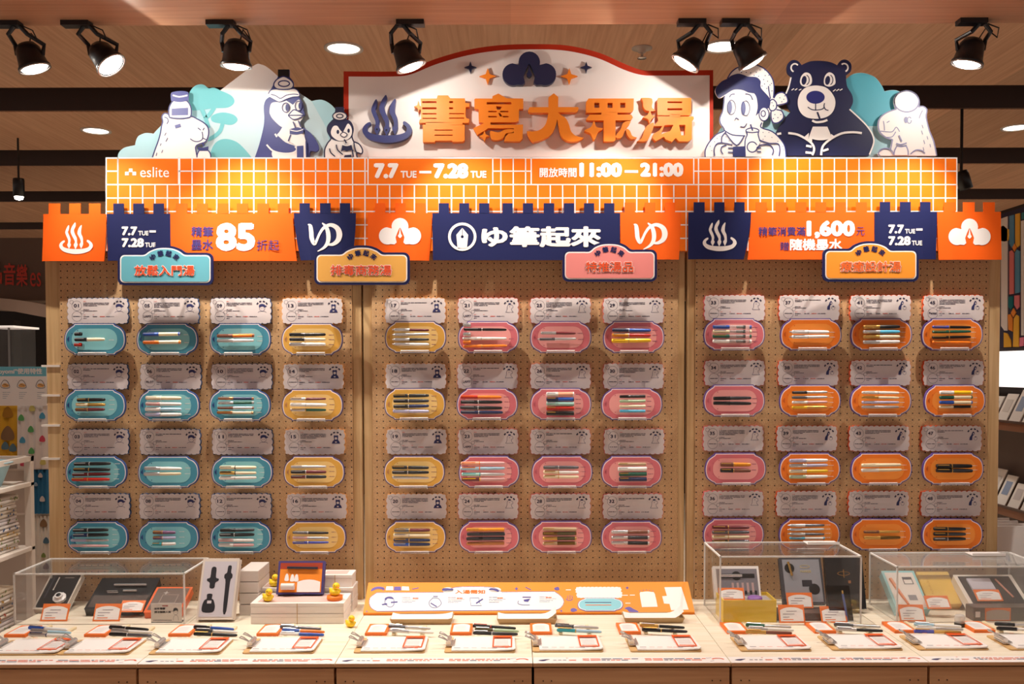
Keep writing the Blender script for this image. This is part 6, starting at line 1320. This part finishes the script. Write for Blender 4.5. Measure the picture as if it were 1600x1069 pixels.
for x in (b.x-.02, b.x-.1): MB().box((x, 2.295, 0), (x+.012, 2.3, a.z)).build('frame_bar', mat('#8A8684', .3, .6), t)
# ------------------------------------------------------------------ right background: stained panel and card rack
XR = 2.32
struct('wall_side_fixture', MB().box((XR+.025, -1.2, 0), (XR+.1, 1.5, 2.385)), mat('#3A2C26', .7))
op = on_plane((XR-.012, 0, 0), (-1, 0, 0)); SG = crop(1480, 240, 3.342)
t = thing('stained_panel', Vector((XR-.01, .7, 1.72)), 'stained-glass style panel with coloured panes and dark lead lines at right', 'wall panel')
o2 = W(1600, 545, 0)
MB().box((XR-.010, -1.0, 1.725), (XR, 1.3, 2.36)).build('lead_backing', mat('#241C38', .6), t)
PANES = [('#DCD2CC', [(283,340),(316,328),(316,925),(300,925),(283,900)]), ('#4F86A8', [(326,326),(350,320),(350,478),(338,492),(326,470)]), ('#E2A93A', [(357,317),(380,311),(380,478),(368,490),(357,470)]), ('#E58A38', [(352,470),(363,490),(352,512),(341,490)]),
 ('#DC7A78', [(326,512),(338,505),(349,520),(349,732),(326,736)]), ('#5A90B0', [(356,518),(366,502),(380,510),(380,725),(356,730)]), ('#1E6A70', [(321,748),(345,744),(345,800),(333,815),(321,800)]), ('#D87A80', [(352,742),(378,740),(378,800),(366,815),(352,790)]), ('#E58A38', [(347,808),(360,830),(347,855),(334,832)]),
 ('#E58A38', [(318,842),(331,838),(343,862),(343,930),(322,920)]), ('#E8B040', [(350,862),(362,842),(375,850),(375,1010),(345,1010)]), ('#DED6D0', [(387,352),(402,348),(402,950),(388,950)]), ('#2A7A80', [(390,310),(402,307),(402,340),(390,343)]), ('#DC7A90', [(380,962),(402,958),(402,1005),(380,1008)]), ('#E2A93A', [(297,935),(315,940),(333,975),(336,1010),(297,1012)]),
 ('#E5B040', [(280,385),(296,375),(308,388),(325,398),(328,425),(318,455),(300,460),(280,455)])]
for c, q in PANES: MB().prism(SG(q), lift(op, .002), .004).build('pane', mat(c, .35), t)
struct('trim_2', MB().box((XR-.012, -1.0, 1.715), (XR, 1.3, 1.727)), mat('#3A3238', .5))
t = thing('light_panel', Vector((XR-.006, .3, 1.53)), 'white backlit strip panel under the stained panel', 'light panel')
MB().box((XR-.010, -1.0, 1.545), (XR, 1.3, 1.712)).build('diffuser', mat('#FFFAF4', .5, emit=1.1, name='lit_diffuser'), t)
MB().box((XR-.014, -1.0, 1.533), (XR, 1.3, 1.545)).build('frame', mat('#2A2224', .5), t)
t = thing('card_rack', Vector((XR-.1, .3, .4)), 'dark wall rack with brown ledges for cards at right', 'rack')
for z in (1.395, 1.02, .70): MB().box((XR-.16, -1.0, z-.035), (XR, 1.3, z)).build('ledge', mat('#8A5A40', .5), t, bevel=.002); MB().box((XR-.165, -1.0, z), (XR-.155, 1.3, z+.01)).build('lip', mat('#5A4238', .5), t)
MB().box((XR-.02, -1.0, .6), (XR, 1.3, 1.5)).build('back_panel', mat('#6A5A54', .7), t)
rr = random.Random(11)
pos = [('upper', 1.395, y) for y in (.42, .53, .64, .75, .86, .97)] + [('middle', 1.02, y) for y in (.42, .53, .64, .75, .86, .97)] + [('lowest', .70, y) for y in (.5, .62, .74, .86)]
cnt = {}
for (nm, z, y) in pos:
    cnt[nm] = cnt.get(nm, 0) + 1
    t = thing('greeting_card', Vector((XR-.10, y, z)), 'white printed card, %s from the front on the %s ledge of the right rack' % (NTH[cnt[nm]-1], nm), 'card', 'cards on the right rack')
    h, wv = rr.uniform(.10, .15), .09; mk = lambda P, d: Vector((.07*P[1]/.15 - .03 + d, P[0], P[1]))
    MB().prism(rect(-wv/2, 0, wv/2, h), mk, .004).build('card', mat('#E8E2DC', .5), t, local=True)
    MB().prism(rect(-wv*.3, h*.35, wv*.3, h*.8), lambda P, d: mk(P, d-.001)).build('card_picture', mat(rr.choice(['#C8C0C0', '#B9B4C4', '#D0B870', '#8A9AB8', '#CFC8C2']), .5), t, local=True)
t = thing('leaflet_stand', Vector((XR-.42, .15, 0)), 'white leaflet stand behind the right acrylic case', 'stand')
MB().box((XR-.5, .12, 0), (XR-.2, .42, .86)).build('stand_body', mat('#4A3A34', .6), t)
for k in range(4):
    MB().add([(XR-.49, .13+.07*k, .86), (XR-.22, .13+.07*k, .86), (XR-.22, .15+.07*k, .86), (XR-.49, .15+.07*k, .86), (XR-.49, .17+.07*k, 1.0), (XR-.22, .17+.07*k, 1.0), (XR-.22, .175+.07*k, 1.0), (XR-.49, .175+.07*k, 1.0)], [(0,3,2,1),(4,5,6,7),(0,1,5,4),(1,2,6,5),(2,3,7,6),(3,0,4,7)]).build('leaflet', CARDB, t)
